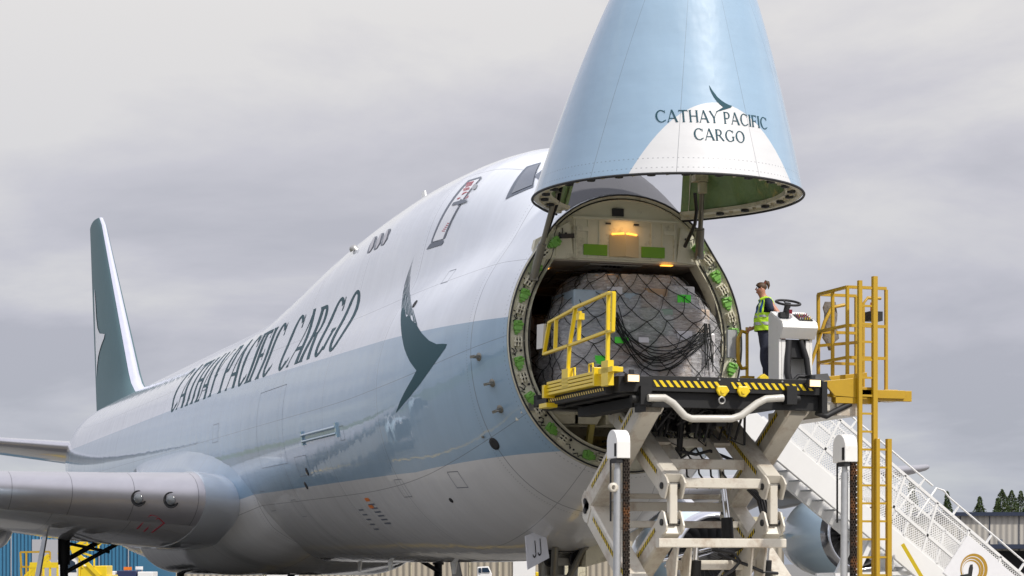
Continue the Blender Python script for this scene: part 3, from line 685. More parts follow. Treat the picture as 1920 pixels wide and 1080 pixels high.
# upper deck door
DZ = lambda u, v: cast(780+u*.1482, 320+v*.1482)
do = [(190, 920), (200, 880), (600, 190), (665, 125), (830, 75), (830, 100), (370, 850), (350, 868)]
di = [(214, 900), (222, 870), (615, 205), (672, 142), (805, 100), (800, 118), (350, 850), (346, 862)]
oo = [DZ(*p) for p in do]; ii = [DZ(*p) for p in di]
dd = decal('upper_deck_door', [ii], side_map, mat('door_paint', (.80, .81, .84), .3, coat=1, var=.03), jet, sx=.2, sz=.12, base=.006)
decal('door_outline', [[oo[k], oo[(k+1) % 8], ii[(k+1) % 8], ii[k]] for k in range(8)], side_map, M['trim'], dd, sx=.3, sz=.12, base=.008)
decal('door_handle', [[DZ(*p) for p in [(455, 452), (480, 410), (560, 385), (580, 362), (600, 380), (655, 368), (635, 405), (560, 430), (535, 445), (520, 432)]]], side_map, M['trim'], dd, base=.02)
decal('door_window', [[DZ(745+36*math.cos(a)*.8+math.sin(a)*14, 206-38*math.sin(a)) for a in [k*math.pi/6 for k in range(12)]]], side_map, M['glass'], dd, base=.012)
red = []
for k in range(4): red.append([DZ(625+k*6, 214-k*16), DZ(705+k*10, 188-k*15), DZ(708+k*10, 180-k*15), DZ(628+k*6, 206-k*16)])
for k in range(3): red.append([DZ(600, 262-k*12), DZ(680, 236-k*10), DZ(682, 230-k*10), DZ(602, 256-k*12)])
for k in range(5): red.append([DZ(330+k*17, 770-k*24), DZ(365+k*13, 772-k*24), DZ(370+k*13, 762-k*24), DZ(336+k*17, 758-k*24)])
red += [[DZ(575, 315), DZ(600, 285), DZ(640, 268), DZ(672, 290), DZ(665, 278), DZ(640, 278)], [DZ(520, 372), DZ(560, 352), DZ(568, 338), DZ(530, 352)], [DZ(615, 355), DZ(655, 345), DZ(672, 312), DZ(660, 318), DZ(648, 340), DZ(622, 348)]]
decal('door_instructions', red, side_map, M['redmark'], dd, base=.009)
decal('door_sill_plate', [[DZ(*p) for p in [(135, 1000), (185, 925), (350, 878), (352, 900), (330, 940)]]], side_map, M['trim'], dd, base=.01)
# cabin windows
WZ = lambda u, v: cast(640+u*.5183, 240+v*.5185)
for cx, cy in ((112, 421), (136, 409), (161, 394)):
    o_ = [(cx-19, cy+33), (cx-10, cy+5), (cx+8, cy-27), (cx+18, cy-30), (cx+18, cy-24), (cx+6, cy+8), (cx-10, cy+30)]
    f_ = decal('cabin_window', [[WZ(*p) for p in o_]], side_map, M['trim'], jet, base=.005)
    decal('window_blank', [[WZ(cx+(p[0]-cx)*.62, cy+(p[1]-cy)*.84) for p in o_]], side_map, M['alu'], f_, base=.012)
# flight deck side windows, both sides
FZ = lambda u, v: cast(900+u*.4074, v*.4074)
win = [[(150, 885), (222, 778), (272, 758), (232, 858)], [(238, 862), (280, 760), (262, 800), (250, 835)]]
out_ = [[(118, 918), (215, 768), (290, 742), (300, 745), (262, 835), (240, 872)]]
def port(f): return lambda x, z, o: (lambda p: Vector((p.x, -p.y, p.z)))(f(x, z, o))
fo = [(x, z) for x, z in (FZ(118, 918), FZ(215, 768), FZ(283, 748), FZ(246, 862))]
f2 = [FZ(*p) for p in [(148, 893), (220, 776), (276, 756), (243, 853)]]
dx_ = -1.15
for fm in (side_map, port(side_map)):
    wf = decal('cockpit_window', [fo], fm, M['trim'], jet, base=.008, sx=.2)
    decal('window_glass', [f2], fm, M['glass'], wf, base=.016, sx=.2)
for k, (t0, t1) in enumerate(((.04, .34), (-.34, -.04))):
    pp = [(5.05, math.pi-t0), (5.05+.12, math.pi-t1), (5.75, math.pi-t1*.92), (5.62, math.pi-t0)]
    decal('windscreen', [pp], lambda x, t, o: surf(x, t, o), M['glass'], jet, sx=.15, sz=.08, base=.01)
# probes and vents
for u, v in ((898, 669), (923, 718), (938, 767)):
    x, z = cast(u, v); p = surf(x, side_th(x, z)); nn = (surf(x, side_th(x, z), 1)-p)
    q = MB(); q.beam(p, p+nn*.16, .05, .12, up=(1, 0, 0)); q.tube([p+nn*.13+Vector((.08, 0, 0)), p+nn*.13-Vector((.20, 0, 0))], [.02, .012], 8); q.lathe(p, nn, [(0, .08), (.012, .075), (.014, 0)], 16); q.build('air_data_probe', M['strut'], jet)
for u, v, s_ in ((927, 832, .13), (576, 884, .10), (574, 910, .10), (846, 938, .06), (778, 570, .09), (462, 1015, .12)):
    x, z = cast(u, v); th = side_th(x, z); p = surf(x, th); nn = surf(x, th, 1)-p
    q = MB(); q.lathe(p, nn, [(-.01, s_), (.012, s_*.95), (.006, s_*.5), (.006, 0)], 14); q.build('drain_port', M['rubber'], jet)
p = surf(17.0, math.pi-.42); q = MB(); q.lathe(p, (0, .5, .87), [(0, .11), (.07, .10), (.11, .07), (.13, 0)], 14); q.build('beacon_lamp', M['steel'], jet)
# small stencils low on the side
st_ = []
for k in range(6):
    a = cast(690+k*6, 945+k*7); st_.append([(a[0], a[1]), (a[0]-.5, a[1]), (a[0]-.5, a[1]-.03), (a[0], a[1]-.03)])
for k in range(5):
    a = cast(672+k*7, 955+k*9); st_.append([(a[0], a[1]), (a[0]-.4, a[1]), (a[0]-.4, a[1]-.03), (a[0], a[1]-.03)])
decal('stencil_marking', st_, side_map, M['trim'], jet)
decal('warning_marking', [[(cast(u, v)[0], cast(u, v)[1]), (cast(u, v)[0]-.35, cast(u, v)[1]), (cast(u, v)[0]-.35, cast(u, v)[1]-.07), (cast(u, v)[0], cast(u, v)[1]-.07)] for u, v in ((683, 934), (690, 947))], side_map, M['amber'], jet, base=.008)
hb = MB(); a = cast(568, 822); b = cast(632, 806)
for dz in (0, .14): 
    hb.tube([surf(a[0], side_th(a[0], a[1]+dz-.07), .03), surf(b[0], side_th(b[0], b[1]+dz-.07), .03)], .03, 8)
for q_ in (a, b): hb.beam(surf(q_[0], side_th(q_[0], q_[1]-.16), .02), surf(q_[0], side_th(q_[0], q_[1]+.16), .02), .12, .05)
hb.build('door_hinge_fairing', mat('band_blue_paint', (.36, .53, .66), .3, coat=1), jet)

# ---- wings
def foil(n=14, t=.13):
    up = []; 
    for i in range(n+1):
        x = (1-math.cos(math.pi*i/n))/2; y = 5*t*(.2969*math.sqrt(x)-.126*x-.3516*x*x+.2843*x**3-.1015*x**4); up.append((x, y))
    return up
def wing(name, stn, m, parent, x0=0., x1=1., sgn=1, grow=0, ns=None):
    """stn: (span y, LE x, LE z, chord, thickness ratio, TE drop); builds chordwise x0..x1"""
    F = foil(26); vs = []; sl = []
    rows = ns or stn
    for (y, lx, lz, c, t, dr) in rows:
        r_ = []
        up = [(x, yy) for x, yy in F if x0-1e-6 <= x <= x1+1e-6]
        pts = [(x, yy*t/.13) for x, yy in up[::-1]]+[(x, -yy*t/.13*.85) for x, yy in up[(1 if x0 == 0 else 0):]]
        for x, h in pts:
            zz = lz-dr*x+h*c+(grow*(1 if h > 0 else -1) if x > .0001 else 0); r_.append((lx+x*c-(grow if x0 == 0 and x < .0001 else 0), sgn*y, zz))
        sl.append(r_)
    n = len(sl[0]); q = MB(); q.add([p for r_ in sl for p in r_], [(i*n+j, i*n+j+1, (i+1)*n+j+1, (i+1)*n+j) for i in range(len(sl)-1) for j in range(n-1)], True)
    q.add(sl[-1], [tuple(range(n))]); q.add(sl[0], [tuple(range(n))]) if x0 > 0 or True else None
    return q.build(name, m, parent)
def wst(ys):
    o = []
    for y in ys:
        lx = 23.17+(4.2-y)*1.05 if y < 4.2 else 22.0+.972*(y-3.0) if y < 31 else 22.0+.972*28+(y-31)*1.55
        te = 39.3 + (max(0, y-3)*.22 if y < 11.5 else 1.87+(y-11.5)*.69)
        if y > 31: te = 39.3+1.87+19.5*.69+(y-31)*1.25
        lz = 3.58+(y-3)*(.074 if y < 10 else .074+.0005*(y-10)); t = .142-.014*(y-3) if y < 4.2 else .125-.0018*(y-3) if y < 12 else .109-.001*(y-12)
        o.append((y, lx, lz, te-lx, max(t, .08), 1.0 if y < 6 else max(.25, 1.0-(y-6)*.06)))
    return o
ys = [4.2, 4.6, 5, 6, 7.5, 9, 11.5, 14, 17, 20, 24, 28, 31, 32.5, 33.6, 34.3]
for sgn in (1, -1):
    wg = wing('wing', wst([y for y in ys if y >= 4]), M['wing_paint'], jet, sgn=sgn)
    wing('leading_edge', wst([y for y in ys if y > 4.1]), M['alu_slat'], wg, x1=.09, sgn=sgn, grow=.012)
    ym = wst([5.0])[0]
    for yl in (4.98, 5.72):
        s_ = wst([yl])[0]; c = Vector((s_[1]+.02, sgn*yl, s_[2]-.12)); ax = Vector((-.82, sgn*.50, -.05))
        q = MB(); q.lathe(c-ax*.10, ax, [(.0, .0), (.04, .14), (.09, .18), (.105, .20), (.09, .22)], 20); lt = q.build('landing_light', M['rubber'], wg)
        q = MB(); q.lathe(c+ax*.02, ax, [(0, .13), (.03, .11), (.045, 0)], 16); q.build('lens', mat('lamp_lens', (.12, .13, .14), .12, coat=1), lt)
    for yf, xl in ((8.2, 0), (15.5, 0), (22, 0)):
        s_ = wst([yf])[0]; c = Vector((s_[1]+s_[3]*.55, sgn*yf, s_[2]-s_[5]*.55-.25)); L_ = s_[3]*.62+1.2
        q = MB(); q.lathe(c, (1, 0, -.07), [(L_*a, r_*.55) for a, r_ in ((0, 0), (.06, .32), (.2, .75), (.45, 1), (.7, .9), (.9, .5), (1, .05))], 16); q.build('flap_track_fairing', M['winggrey'], wg)
    # light painted root where the wing flows into the body
    wing('wing_root_fillet', wst([2.4, 2.8, 3.1, 3.4, 3.7, 4.0, 4.21]), mat('fillet_paint', (.70, .74, .80), .3, coat=1, var=.04), wg, sgn=sgn, grow=.02)
    # red walkway marks under the wing root
    if sgn == 1:
        q = MB()
        def und(u, v):
            k = px(u, v, d=1)-CAM; 
            # underside plane near the leading edge
            return px(u, v, z=2.86)
        wm_ = wst([6])[0]
        for (a, b) in (((257, 990), (283, 964)), ((270, 995), (296, 968)), ((283, 997), (309, 979)), ((283, 964), (296, 968))):
            pass
    # engines
    for ye, xe, ze in ((11.9, 26.9, 2.12), (21.2, 35.5, 3.0)):
        c = Vector((xe, sgn*ye, ze)); ax = Vector((1, 0, 0)); toe = Vector((1, sgn*.03, -.02)).normalized()
        q = MB(); q.lathe(c, toe, [(.42, 1.43), (.9, 1.56), (1.7, 1.62), (2.6, 1.58), (3.6, 1.42), (4.4, 1.22), (4.4, 1.15), (3.0, 1.2)], 56); nac = q.build('engine', mat('nacelle_paint', (.55, .70, .80), .3, coat=1, var=.05, vs=.7), wg)
        q = MB(); q.lathe(c, toe, [(.42, 1.432), (.22, 1.40), (.07, 1.34), (0, 1.28), (.03, 1.22), (.14, 1.18), (.4, 1.16)], 56); q.build('inlet_lip', M['lip'], nac)
        q = MB(); q.lathe(c, toe, [(.4, 1.16), (1.3, 1.24), (1.5, 1.24), (1.5, 0)], 40); q.build('inlet_duct', M['liner_dk'], nac)
        q = MB(); q.lathe(c, toe, [(.75, .0), (.85, .12), (1.1, .30), (1.35, .36)], 20); q.build('spinner', M['rubber'], nac)
        q = MB(); b_ = toe.cross(Vector((0, 0, 1))).normalized(); cc = b_.cross(toe)
        for k in range(18):
            rows = []
            for i in range(6):
                f = i/5; rr = .33+.88*f; a = 2*math.pi*k/18+.35*f*f; tw = .35+.75*f; wd_ = .30-.02*f
                rd = b_*math.cos(a)+cc*math.sin(a); tg = -b_*math.sin(a)+cc*math.cos(a); mid = c+toe*(1.25)+rd*rr; dd_ = (tg*math.sin(tw)+toe*math.cos(tw))*wd_*.5
                rows += [mid-dd_, mid+dd_]
            q.add(rows, [(2*i, 2*i+1, 2*i+3, 2*i+2) for i in range(5)], True)
        q.build('fan_blades', mat('fan_blade_metal', (.16, .16, .17), .3, metal=.6), nac)
        q = MB(); q.lathe(c+toe*4.0, toe, [(0, .95), (1.2, .8), (2.0, .55), (2.0, .45), (1.6, .4), (2.9, .05)], 28); q.build('exhaust_cone', M['steel'], nac)
        s_ = wst([ye])[0]
        q = MB(); q.prism([(xe+1.6, sgn*ye-.16, ze+1.55), (xe+2.6, sgn*ye-.16, ze+1.95), (s_[1]+.8, sgn*ye-.16, s_[2]+.35), (s_[1]+3.6, sgn*ye-.16, s_[2]-.5), (xe+6.6, sgn*ye-.16, ze+1.0), (xe+4.2, sgn*ye-.16, ze+1.15)], (0, .32, 0)); q.build('pylon', M['winggrey'], nac, bevel=.08)
# ---- tail
def tst(a, b, n=6):
    return [tuple(a[k]+(b[k]-a[k])*i/n for k in range(6)) for i in range(n+1)]
for sgn in (1, -1):
    hs = wing('horizontal_stabiliser', tst((.8, 65.2, 7.0, 9.6, .10, .3), (11.1, 74.2, 8.2, 3.0, .08, .1)), M['winggrey'], jet, sgn=sgn)
    wing('leading_edge', tst((1.2, 65.55, 7.05, 9.35, .10, .3), (11.1, 74.2, 8.2, 3.0, .08, .1)), M['alu'], hs, x1=.062, sgn=sgn, grow=.01)
FL = [(8.9, 60.6, 13.6), (9.4, 62.0, 12.8), (18.55, 73.1, 4.2), (18.75, 73.7, 3.5)]
fm_ = bpy.data.materials.new('x'); bpy.data.materials.remove(fm_)
def finmesh(name, x0, x1, m, par, grow=0, zs_=None):
    F = foil(26); sl = []
    for i in range(21):
        f = i/20; z = 8.8+9.85*f; lx = 61.2+(z-8.8)*1.215+ (max(0, 9.9-z)*-1.6); te = 74.9+(z-8.8)*.27; c = te-lx; t = .10
        if z > 18.3: lx += (z-18.3)**2*3.0; c = te-lx
        up = [(x, y) for x, y in F if x0-1e-6 <= x <= x1+1e-6]
        pts = [(x, y*t/.13) for x, y in up[::-1]]+[(x, -y*t/.13) for x, y in up[(1 if x0 == 0 else 0):]]
        sl.append([(lx+x*c-(grow if x < 1e-4 else 0), h*c+(grow if h > 0 else -grow if h < 0 else 0), z) for x, h in pts])
    n = len(sl[0]); q = MB(); q.add([p for r_ in sl for p in r_], [(i*n+j, i*n+j+1, (i+1)*n+j+1, (i+1)*n+j) for i in range(20) for j in range(n-1)], True); q.add(sl[-1], [tuple(range(n))])
    return q.build(name, m, par)
fin = finmesh('tail_fin', 0, 1, mat('fin_green_paint', (.075, .15, .17), .6, coat=0, var=.06, vs=.5), jet)
finmesh('leading_edge', 0, .016, mat('fin_leading_edge', (.62, .62, .72), .2, metal=.5, coat=1), fin, grow=.015)
# pale bird on the fin: the fin's own outline offset 1.5 cm from its side
def finy(x, z):
    lx = 61.2+(z-8.8)*1.215+(max(0, 9.9-z)*-1.6); te = 74.9+(z-8.8)*.27; c = te-lx; t = min(max((x-lx)/c, 0), 1)
    return 5*.10*(.2969*math.sqrt(t)-.126*t-.3516*t*t+.2843*t**3-.1015*t**4)*c
def finmap(x, z, o): return Vector((x, finy(x, z)+o+.02, z))
Q = lambda u, v: (lambda p: (p.x, p.z))(px(150+u*.3611, 390+v*.3611, y=.35))
bd = [(74, 420), (80, 480), (88, 570), (100, 625), (118, 652), (150, 655), (146, 680), (128, 720), (105, 770), (88, 830), (80, 880), (79, 800), (76, 700), (72, 560), (68, 470)]
for sg in (1, -1):
    decal('fin_emblem', [[Q(*p) for p in bd]], (lambda s_: (lambda x, z, o: Vector((x, s_*(finy(x, z)+o+.03), z))))(sg), mat('pale_paint', (.80, .81, .84), .5), fin, sx=.25, sz=.5)

# ---- landing gear
def bogie(x, y, n=4):
    g_ = MB(); g_.tube([(x, y, 3.2), (x, y, 1.9)], .19, 16); g_.tube([(x, y, 1.9), (x, y, .75)], .13, 14); g_.tube([(x-.75, y, .62), (x+.75, y, .62)], .13, 10)
    g_.tube([(x, y+.05, 1.9), (x+.35, y, 1.35), (x+.1, y, .9)], .06, 8)
    gr_ = g_.build('landing_gear', M['rubber'], jet)
    s = 1 if y > 0 else -1
    q = MB(); q.tube([(x+.1, y, 2.0), (x+.4, y-s*1.35, 2.75)], .08, 10); q.tube([(x-.2, y, 1.65), (x-.5, y-s*2.3, 2.95)], .07, 10); q.tube([(x-.1, y, 2.6), (x-.3, y-s*1.4, 2.3)], .05, 8)
    q.build('side_brace', M['rubber'], gr_)
    for dx in (-.73, .73):
        for dy in (-.56, .56):
            t_ = MB(); t_.lathe((x+dx, y+dy-.22, .62), (0, 1, 0), [(0, .30), (.02, .52), (.10, .61), (.22, .62), (.34, .61), (.42, .52), (.44, .30)], 28); wh = t_.build('wheel', M['tyre'], gr_)
            t_ = MB(); t_.lathe((x+dx, y+dy-.2, .62), (0, 1, 0), [(0, 0), (.02, .12), (.06, .3), (.34, .3), (.38, .12), (.40, 0)], 20); t_.build('rim', M['steel'], wh)
    return gr_
gl = px(120, 1010, x=37); g1 = bogie(37, gl.y); g2 = bogie(37, -gl.y); bogie(40.3, 1.9); bogie(40.3, -1.9)
q = MB(); q.prism([(36.6, gl.y+.50, 3.1), (37.6, gl.y+.50, 3.1), (37.7, gl.y+.85, 1.2), (36.4, gl.y+.85, 1.2)], (0, .05, 0)); q.build('gear_door', M['winggrey'], g1)
q = MB(); q.prism([(36.9, -gl.y-.42, 3.1), (37.6, -gl.y-.42, 3.1), (37.7, -gl.y-.75, 1.2), (36.6, -gl.y-.75, 1.2)], (0, -.05, 0)); q.build('gear_door', M['winggrey'], g2)
# nose gear
ng = MB(); ng.tube([(7.75, 0, 2.5), (7.75, 0, 1.5)], .17, 16); ng.tube([(7.75, 0, 1.5), (7.75, 0, .5)], .11, 14); ng.tube([(7.75, -.5, .52), (7.75, .5, .52)], .08, 10)
ng.tube([(7.6, .12, 1.5), (6.9, .32, 2.3)], .07, 10); ng.tube([(7.6, -.12, 1.5), (6.9, -.32, 2.3)], .07, 10); ng.box((7.45, -.34, 1.45), (7.7, .34, 1.72)); ng.box((7.35, -.2, 1.9), (7.6, .2, 2.05))
gy = ng.build('nose_gear', M['strut'], jet)
for y_ in (-.42, .18, ):
    t_ = MB(); t_.lathe((7.75, y_ if y_ > 0 else y_-.0, .52), (0, 1, 0), [(0, .25), (.02, .44), (.08, .51), (.15, .52), (.22, .44), (.24, .25)], 24); t_.build('wheel', M['tyre'], gy)
for y_ in (-.27, .27):
    t_ = MB(); t_.lathe((7.38, y_, 2.02), (-1, 0, 0), [(0, .12), (.05, .15), (.07, .15), (.07, .10), (.02, .06), (.03, 0)], 18); t_.build('taxi_light', M['rubber'], gy)
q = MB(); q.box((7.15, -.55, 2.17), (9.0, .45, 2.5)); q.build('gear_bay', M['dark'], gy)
q = MB(); q.box((7.5, -.45, 1.95), (8.0, .45, 2.2)); q.tube([(7.6, .28, 1.3), (7.55, .30, 2.2)], .10, 12); q.tube([(7.6, -.28, 1.3), (7.55, -.30, 2.2)], .10, 12); q.build('gear_housing', M['strut'], gy)
q = MB(); q.tube([(7.0, .62, 2.3), (7.25, .50, 1.55)], .04, 8); q.build('door_link', M['strut'], gy)
P4 = [px(u, v, x=6.4) for u, v in ((985, 1005), (1022, 990), (1030, 1046), (990, 1068))]
q = MB(); q.prism(P4, (.04, 0, 0)); jd = q.build('gear_door', mat('gear_door_paint', (.66, .67, .72), .4), gy)
pl, wd = write('JJ', gap=.10); A, B, _, D = P4
ex = (B-A); ez = (A-D)
lt = MB()
for q_ in pl:
    lt.add([D+Vector((-.012, 0, 0))+ex*(.26+p[0]/wd*.48)+ez*(.26+p[1]*.50)+(B-A)*0 for p in q_], [tuple(range(len(q_)))])
lt.build('registration_letters', M['rubber'], jd)
q = MB(); q.prism([px(u, v, x=6.9) for u, v in ((1100, 1005), (1155, 1020), (1138, 1052), (1098, 1063))], (.9, 0, 0)); q.build('gear_door', M['cream_dk'], gy)
q = MB(); q.prism([px(u, v, x=6.5) for u, v in ((1068, 990), (1105, 990), (1100, 1004), (1064, 1004))], (.04, 0, 0)); q.build('gear_door', M['winggrey'], gy)
# ================================================================ CARGO LOADER
ldr = empty('cargo_loader', (1.0, 0, 0), 'scissor lift aircraft cargo loader with raised black bridge deck and pale weathered scissor arms', 'cargo loader')
ZT = 4.97
def hazard(name, a, b, wv, nrm, par, n, off=.004):
    """yellow slanted bars on a black strip from a to b, width vector wv, raised along nrm"""
    a = Vector(a); b = Vector(b); wv = Vector(wv); nrm = Vector(nrm).normalized(); d = (b-a)
    q = MB(); q.add([a+nrm*off, b+nrm*off, b+wv+nrm*off, a+wv+nrm*off], [(0, 1, 2, 3)]); s_ = q.build('hazard_strip', M['black'], par)
    q = MB(); st_ = 1/n; sh = wv.length*.8/d.length
    for k in range(n):
        f = k*st_; g_ = f+st_*.5
        q.add([a+d*f+nrm*(off+.003), a+d*g_+nrm*(off+.003), a+d*min(g_+sh, 1)+wv+nrm*(off+.003), a+d*min(f+sh, 1)+wv+nrm*(off+.003)], [(0, 1, 2, 3)])
    q.build('hazard_stripes', M['yellow'], s_)
# bridge deck
q = MB(); q.box((-.80, -1.62, 4.72), (-.66, 1.40, ZT)); q.box((-.66, -1.72, 4.80), (3.45, 1.74, 4.93)); q.box((-.66, 1.60, 4.68), (3.5, 1.78, 4.93)); q.box((-.66, -1.72, 4.68), (3.5, -1.60, 4.90))
q.box((-.70, -1.70, 4.47), (-.62, 1.62, 4.715)); q.box((-.6, -1.4, 4.56), (2.6, 1.3, 4.62)); q.box((3.40, -1.72, 4.74), (3.60, 1.90, 4.95))
for x in (.0, .8, 1.6, 2.4, 3.1): q.box((x, -1.6, 4.68), (x+.12, 1.6, 4.80))
for y_ in (-1.0, -.35, .35, 1.0): q.box((-.6, y_-.06, 4.64), (3.4, y_+.06, 4.795))
q.box((-.82, 1.40, 4.70), (-.55, 1.98, ZT-.02)); q.box((-.82, -1.62, 4.60), (-.6, -1.95+.30, ZT-.01))
q.box((-.85, 1.52, 4.38), (-.6, 1.62, 4.72)); q.box((-.85, -1.70, 4.42), (-.6, -1.60, 4.95))
deck = q.build('bridge_deck', M['black'], ldr, bevel=.006)
hazard('x', (-.803, -1.46, 4.79), (-.803, .02, 4.79), (0, 0, .105), (-1, 0, 0), deck, 12)
hazard('x', (-.803, .18, 4.79), (-.803, 1.38, 4.79), (0, 0, .105), (-1, 0, 0), deck, 10)
for y_ in (.22, -.12, .6, -.9): 
    q = MB(); q.tube([(-.815, y_, 4.93), (-.80, y_, 4.93)], .016, 8); q.build('bolt', M['steel'], deck)
for y_ in (.17, -.20):     # yellow cast hooks under the stripe
    q = MB(); q.prism([(-.86, y_+.10, 4.83), (-.86, y_-.06, 4.83), (-.86, y_-.11, 4.75), (-.86, y_-.02, 4.65), (-.86, y_+.07, 4.67), (-.86, y_+.12, 4.75)], (.06, 0, 0)); q.tube([(-.88, y_+.02, 4.74), (-.82, y_+.02, 4.74)], .035, 10)
    q.build('stop_hook', M['yellow'], deck, bevel=.015)
q = MB(); q.tube([(-.88, .21+.055*math.cos(a), 4.59+.055*math.sin(a)) for a in [k*math.pi/5 for k in range(11)]], .014, 6, cap=False); q.build('shackle', M['steel'], deck)
for y_ in (1.78, -1.42):
    q = MB(); q.box((-.96, y_-.115, 4.83), (-.84, y_+.115, 4.975)); q.box((-.90, y_-.04, 4.975), (-.84, y_+.04, 5.05)); fb = q.build('work_lamp', M['rubber'], ldr, bevel=.01)
    MB().box((-.968, y_-.095, 4.85), (-.960, y_+.095, 4.955)).build('lamp_glass', M['lamp_wh'], fb)
# starboard deck extension, folded yellow walkway and its rail
q = MB(); q.box((-.55, 1.98, 4.68), (2.4, 2.10, 4.82)); q.box((-.4, 1.74, 4.74), (3.2, 1.99, 4.84)); q.box((2.2, 1.8, 4.66), (2.4, 2.15, 4.90)); q.box((-.2, 1.2, 4.50), (2.4, 1.5, 4.66)); ex = q.build('deck_extension', M['black'], ldr)
hazard('x', (-.5, 2.103, 4.73), (2.35, 2.103, 4.73), (0, 0, .05), (0, 1, 0), ex, 26)
q = MB()
for k in range(4): q.box((-.50+.03*k, 2.03+.012*k, 4.82+k*.06), (1.9, 2.25-.0*k, 4.868+k*.06))
q.box((-.55, 2.0, 4.80), (-.48, 2.3, 5.10)); q.box((-.95, 1.95, 5.0), (-.5, 2.12, 5.08)); q.box((1.9, 2.02, 4.78), (2.0, 2.3, 5.0)); q.box((1.9, 2.05, 4.62), (2.3, 2.25, 4.70))
q.build('folded_walkway', M['yellow'], ldr, bevel=.006)
for x in (-.1, .75): MB().tube([(x, 2.15, 5.05), (x, 2.15, 5.2), (x+.18, 2.15, 5.2), (x+.18, 2.15, 5.05)], .018, 6).build('grab_loop', M['yellow'], ldr)
Yr = 2.2
def P(u, v): return px(u, v, y=Yr)
q = MB(); wv = .065
for a, b in (((1020, 665), (1030, 605)), ((1030, 605), (1076, 580)), ((1076, 578), (1143, 549)), ((1020, 664), (1070, 647)), ((1070, 647), (1143, 620)), ((1043, 600), (1041, 656)), ((1087, 583), (1085, 638)), ((1079, 580), (1068, 648)), ((1141, 551), (1139, 690)), ((1151, 549), (1149, 621)), ((1151, 549), (1141, 551)), ((1149, 620), (1139, 623)), ((1068, 645), (1064, 712))):
    q.beam(P(*a), P(*b), .05, wv, up=(0, 1, 0), bev=.008)
q.cbox(P(1139, 700), (.30, .10, .40)); q.cbox(P(1064, 710), (.30, .10, .32)); q.box((-1.25, 2.15, 4.98), (-.6, 2.25, 5.06))
q.beam(P(1088, 600), P(1088, 588), .14, .10, up=(0, 1, 0))
rr = q.build('guard_rail', M['yellow'], ldr)
q = MB(); q.prism([P(1011, 609), P(1024, 607), P(1021, 653), P(1010, 655)], (0, .04, 0)); q.build('document_board', M['pipe'], rr)
# white drop bar below the deck edge
bar = [(1215, 746), (1246, 746), (1262, 756), (1284, 780), (1296, 785), (1372, 785), (1390, 779), (1420, 756), (1436, 748), (1468, 746)]
MB().tube([px(u, v, x=-.95) for u, v in bar], .06, 14).build('drop_bar', M['pipe'], ldr)
for (u, v) in ((1205, 742), (1478, 742)): 
    q = MB(); c = px(u, v, x=-.75); q.cbox(c, (.3, .18, .30)); q.tube([c+Vector((0, -.2, -.05)), c+Vector((0, .2, -.05))], .07, 10); q.build('arm_hinge', M['black'], ldr)
# dark hydraulics hanging under the deck
q = MB()
for k in range(26):
    y_ = random.uniform(-.7, .8); z_ = random.uniform(4.05, 4.5); x = random.uniform(.2, 2.2); q.tube([(x, y_, 4.52), (x, y_+.1, z_), (x+.1, y_+random.uniform(-.3, .3), z_-.1), (x, y_-.2, 4.5)], .025, 6)
for k in range(14): q.cbox((random.uniform(.2, 2), random.uniform(-.6, .7), random.uniform(4.25, 4.5)), (.2, .18, .14))
q.tube([(1.2, .05, 4.4), (1.3, .08, 3.7)], .07, 8); q.build('deck_hydraulics', M['rubber'], ldr)
# scissor arms
OA, OB = (-.42, 4.58), (2.10, 3.02)           # upper outer: near top to far middle
IA, IB = (2.05, 4.58), (-.28, 3.22)           # upper inner: far top to near middle
LA, LB = (2.10, 2.86), (-.35, 1.25)           # lower outer
JA, JB = (-.28, 2.62), (2.10, 1.25)           # lower inner
def arm(nm, y, a, b, st=True, w_=.34, h_=.40):
    A = Vector((a[0], y, a[1])); B = Vector((b[0], y, b[1])); q = MB(); d = (B-A).normalized()
    q.beam(A+d*.02, B-d*.02, w_, h_, bev=.03); o = q.build(nm, M['arm'], ldr)
    u_ = Vector((0, 1, 0)).cross(d).normalized()
    if u_.z < 0: u_ = -u_
    for E in (A, B):
        q = MB()
        for s_ in (-1, 1): q.prism([E+Vector((0, s_*(w_/2-.022)-.0, 0))+d*i*.12+u_*j*.165 for i, j in ((-1, -.8), (-.5, -1.15), (.6, -1.15), (1.5, -.9), (1.5, .9), (.6, 1.15), (-.5, 1.15), (-1, .8))], (0, s_*.035, 0))
        q.cbox(E, (.08, w_-.01, .08)); pb = q.build('pivot_bracket', M['arm'], o, bevel=.006)
        q = MB(); q.tube([E+Vector((0, -w_/2-.04, 0)), E+Vector((0, w_/2+.04, 0))], .055, 12); q.build('pivot_pin', M['rubber'], o)
    if st:
        s0 = A+d*.35+u_*.105+Vector((0, w_/2, 0)); s1 = B-d*.35+u_*.105+Vector((0, w_/2, 0)); hazard('x', s0, s1, -u_*.075, (0, 1, 0), o, 22)
    return o
for s_ in (1, -1):
    arm('scissor_arm', s_*1.30-.02, OA, OB); arm('scissor_arm', s_*1.30-.02, LA, LB)
    arm('scissor_arm', s_*.90-.06, IA, IB, w_=.31); arm('scissor_arm', s_*.90-.06, JA, JB, w_=.31)
def cross(x, z, w_=.16, h_=.16, y0=-.80, y1=.72, dep=.16): MB().beam((x, y0, z), (x, y1, z), dep, h_, bev=.015).build('cross_member', M['arm'], ldr)
cross(1.30, 4.02, h_=.15); cross(.55, 3.62, h_=.17); cross(-.18, 3.27, h_=.17); cross(-.42, 2.28, h_=.15, y0=-1.12, y1=1.15); cross(.05, 1.92, h_=.16, y0=-.78, y1=.75); cross(2.1, 2.94, h_=.16, y0=-1.2, y1=1.2); cross(2.1, 3.12, h_=.09, y0=-1.2, y1=1.2)
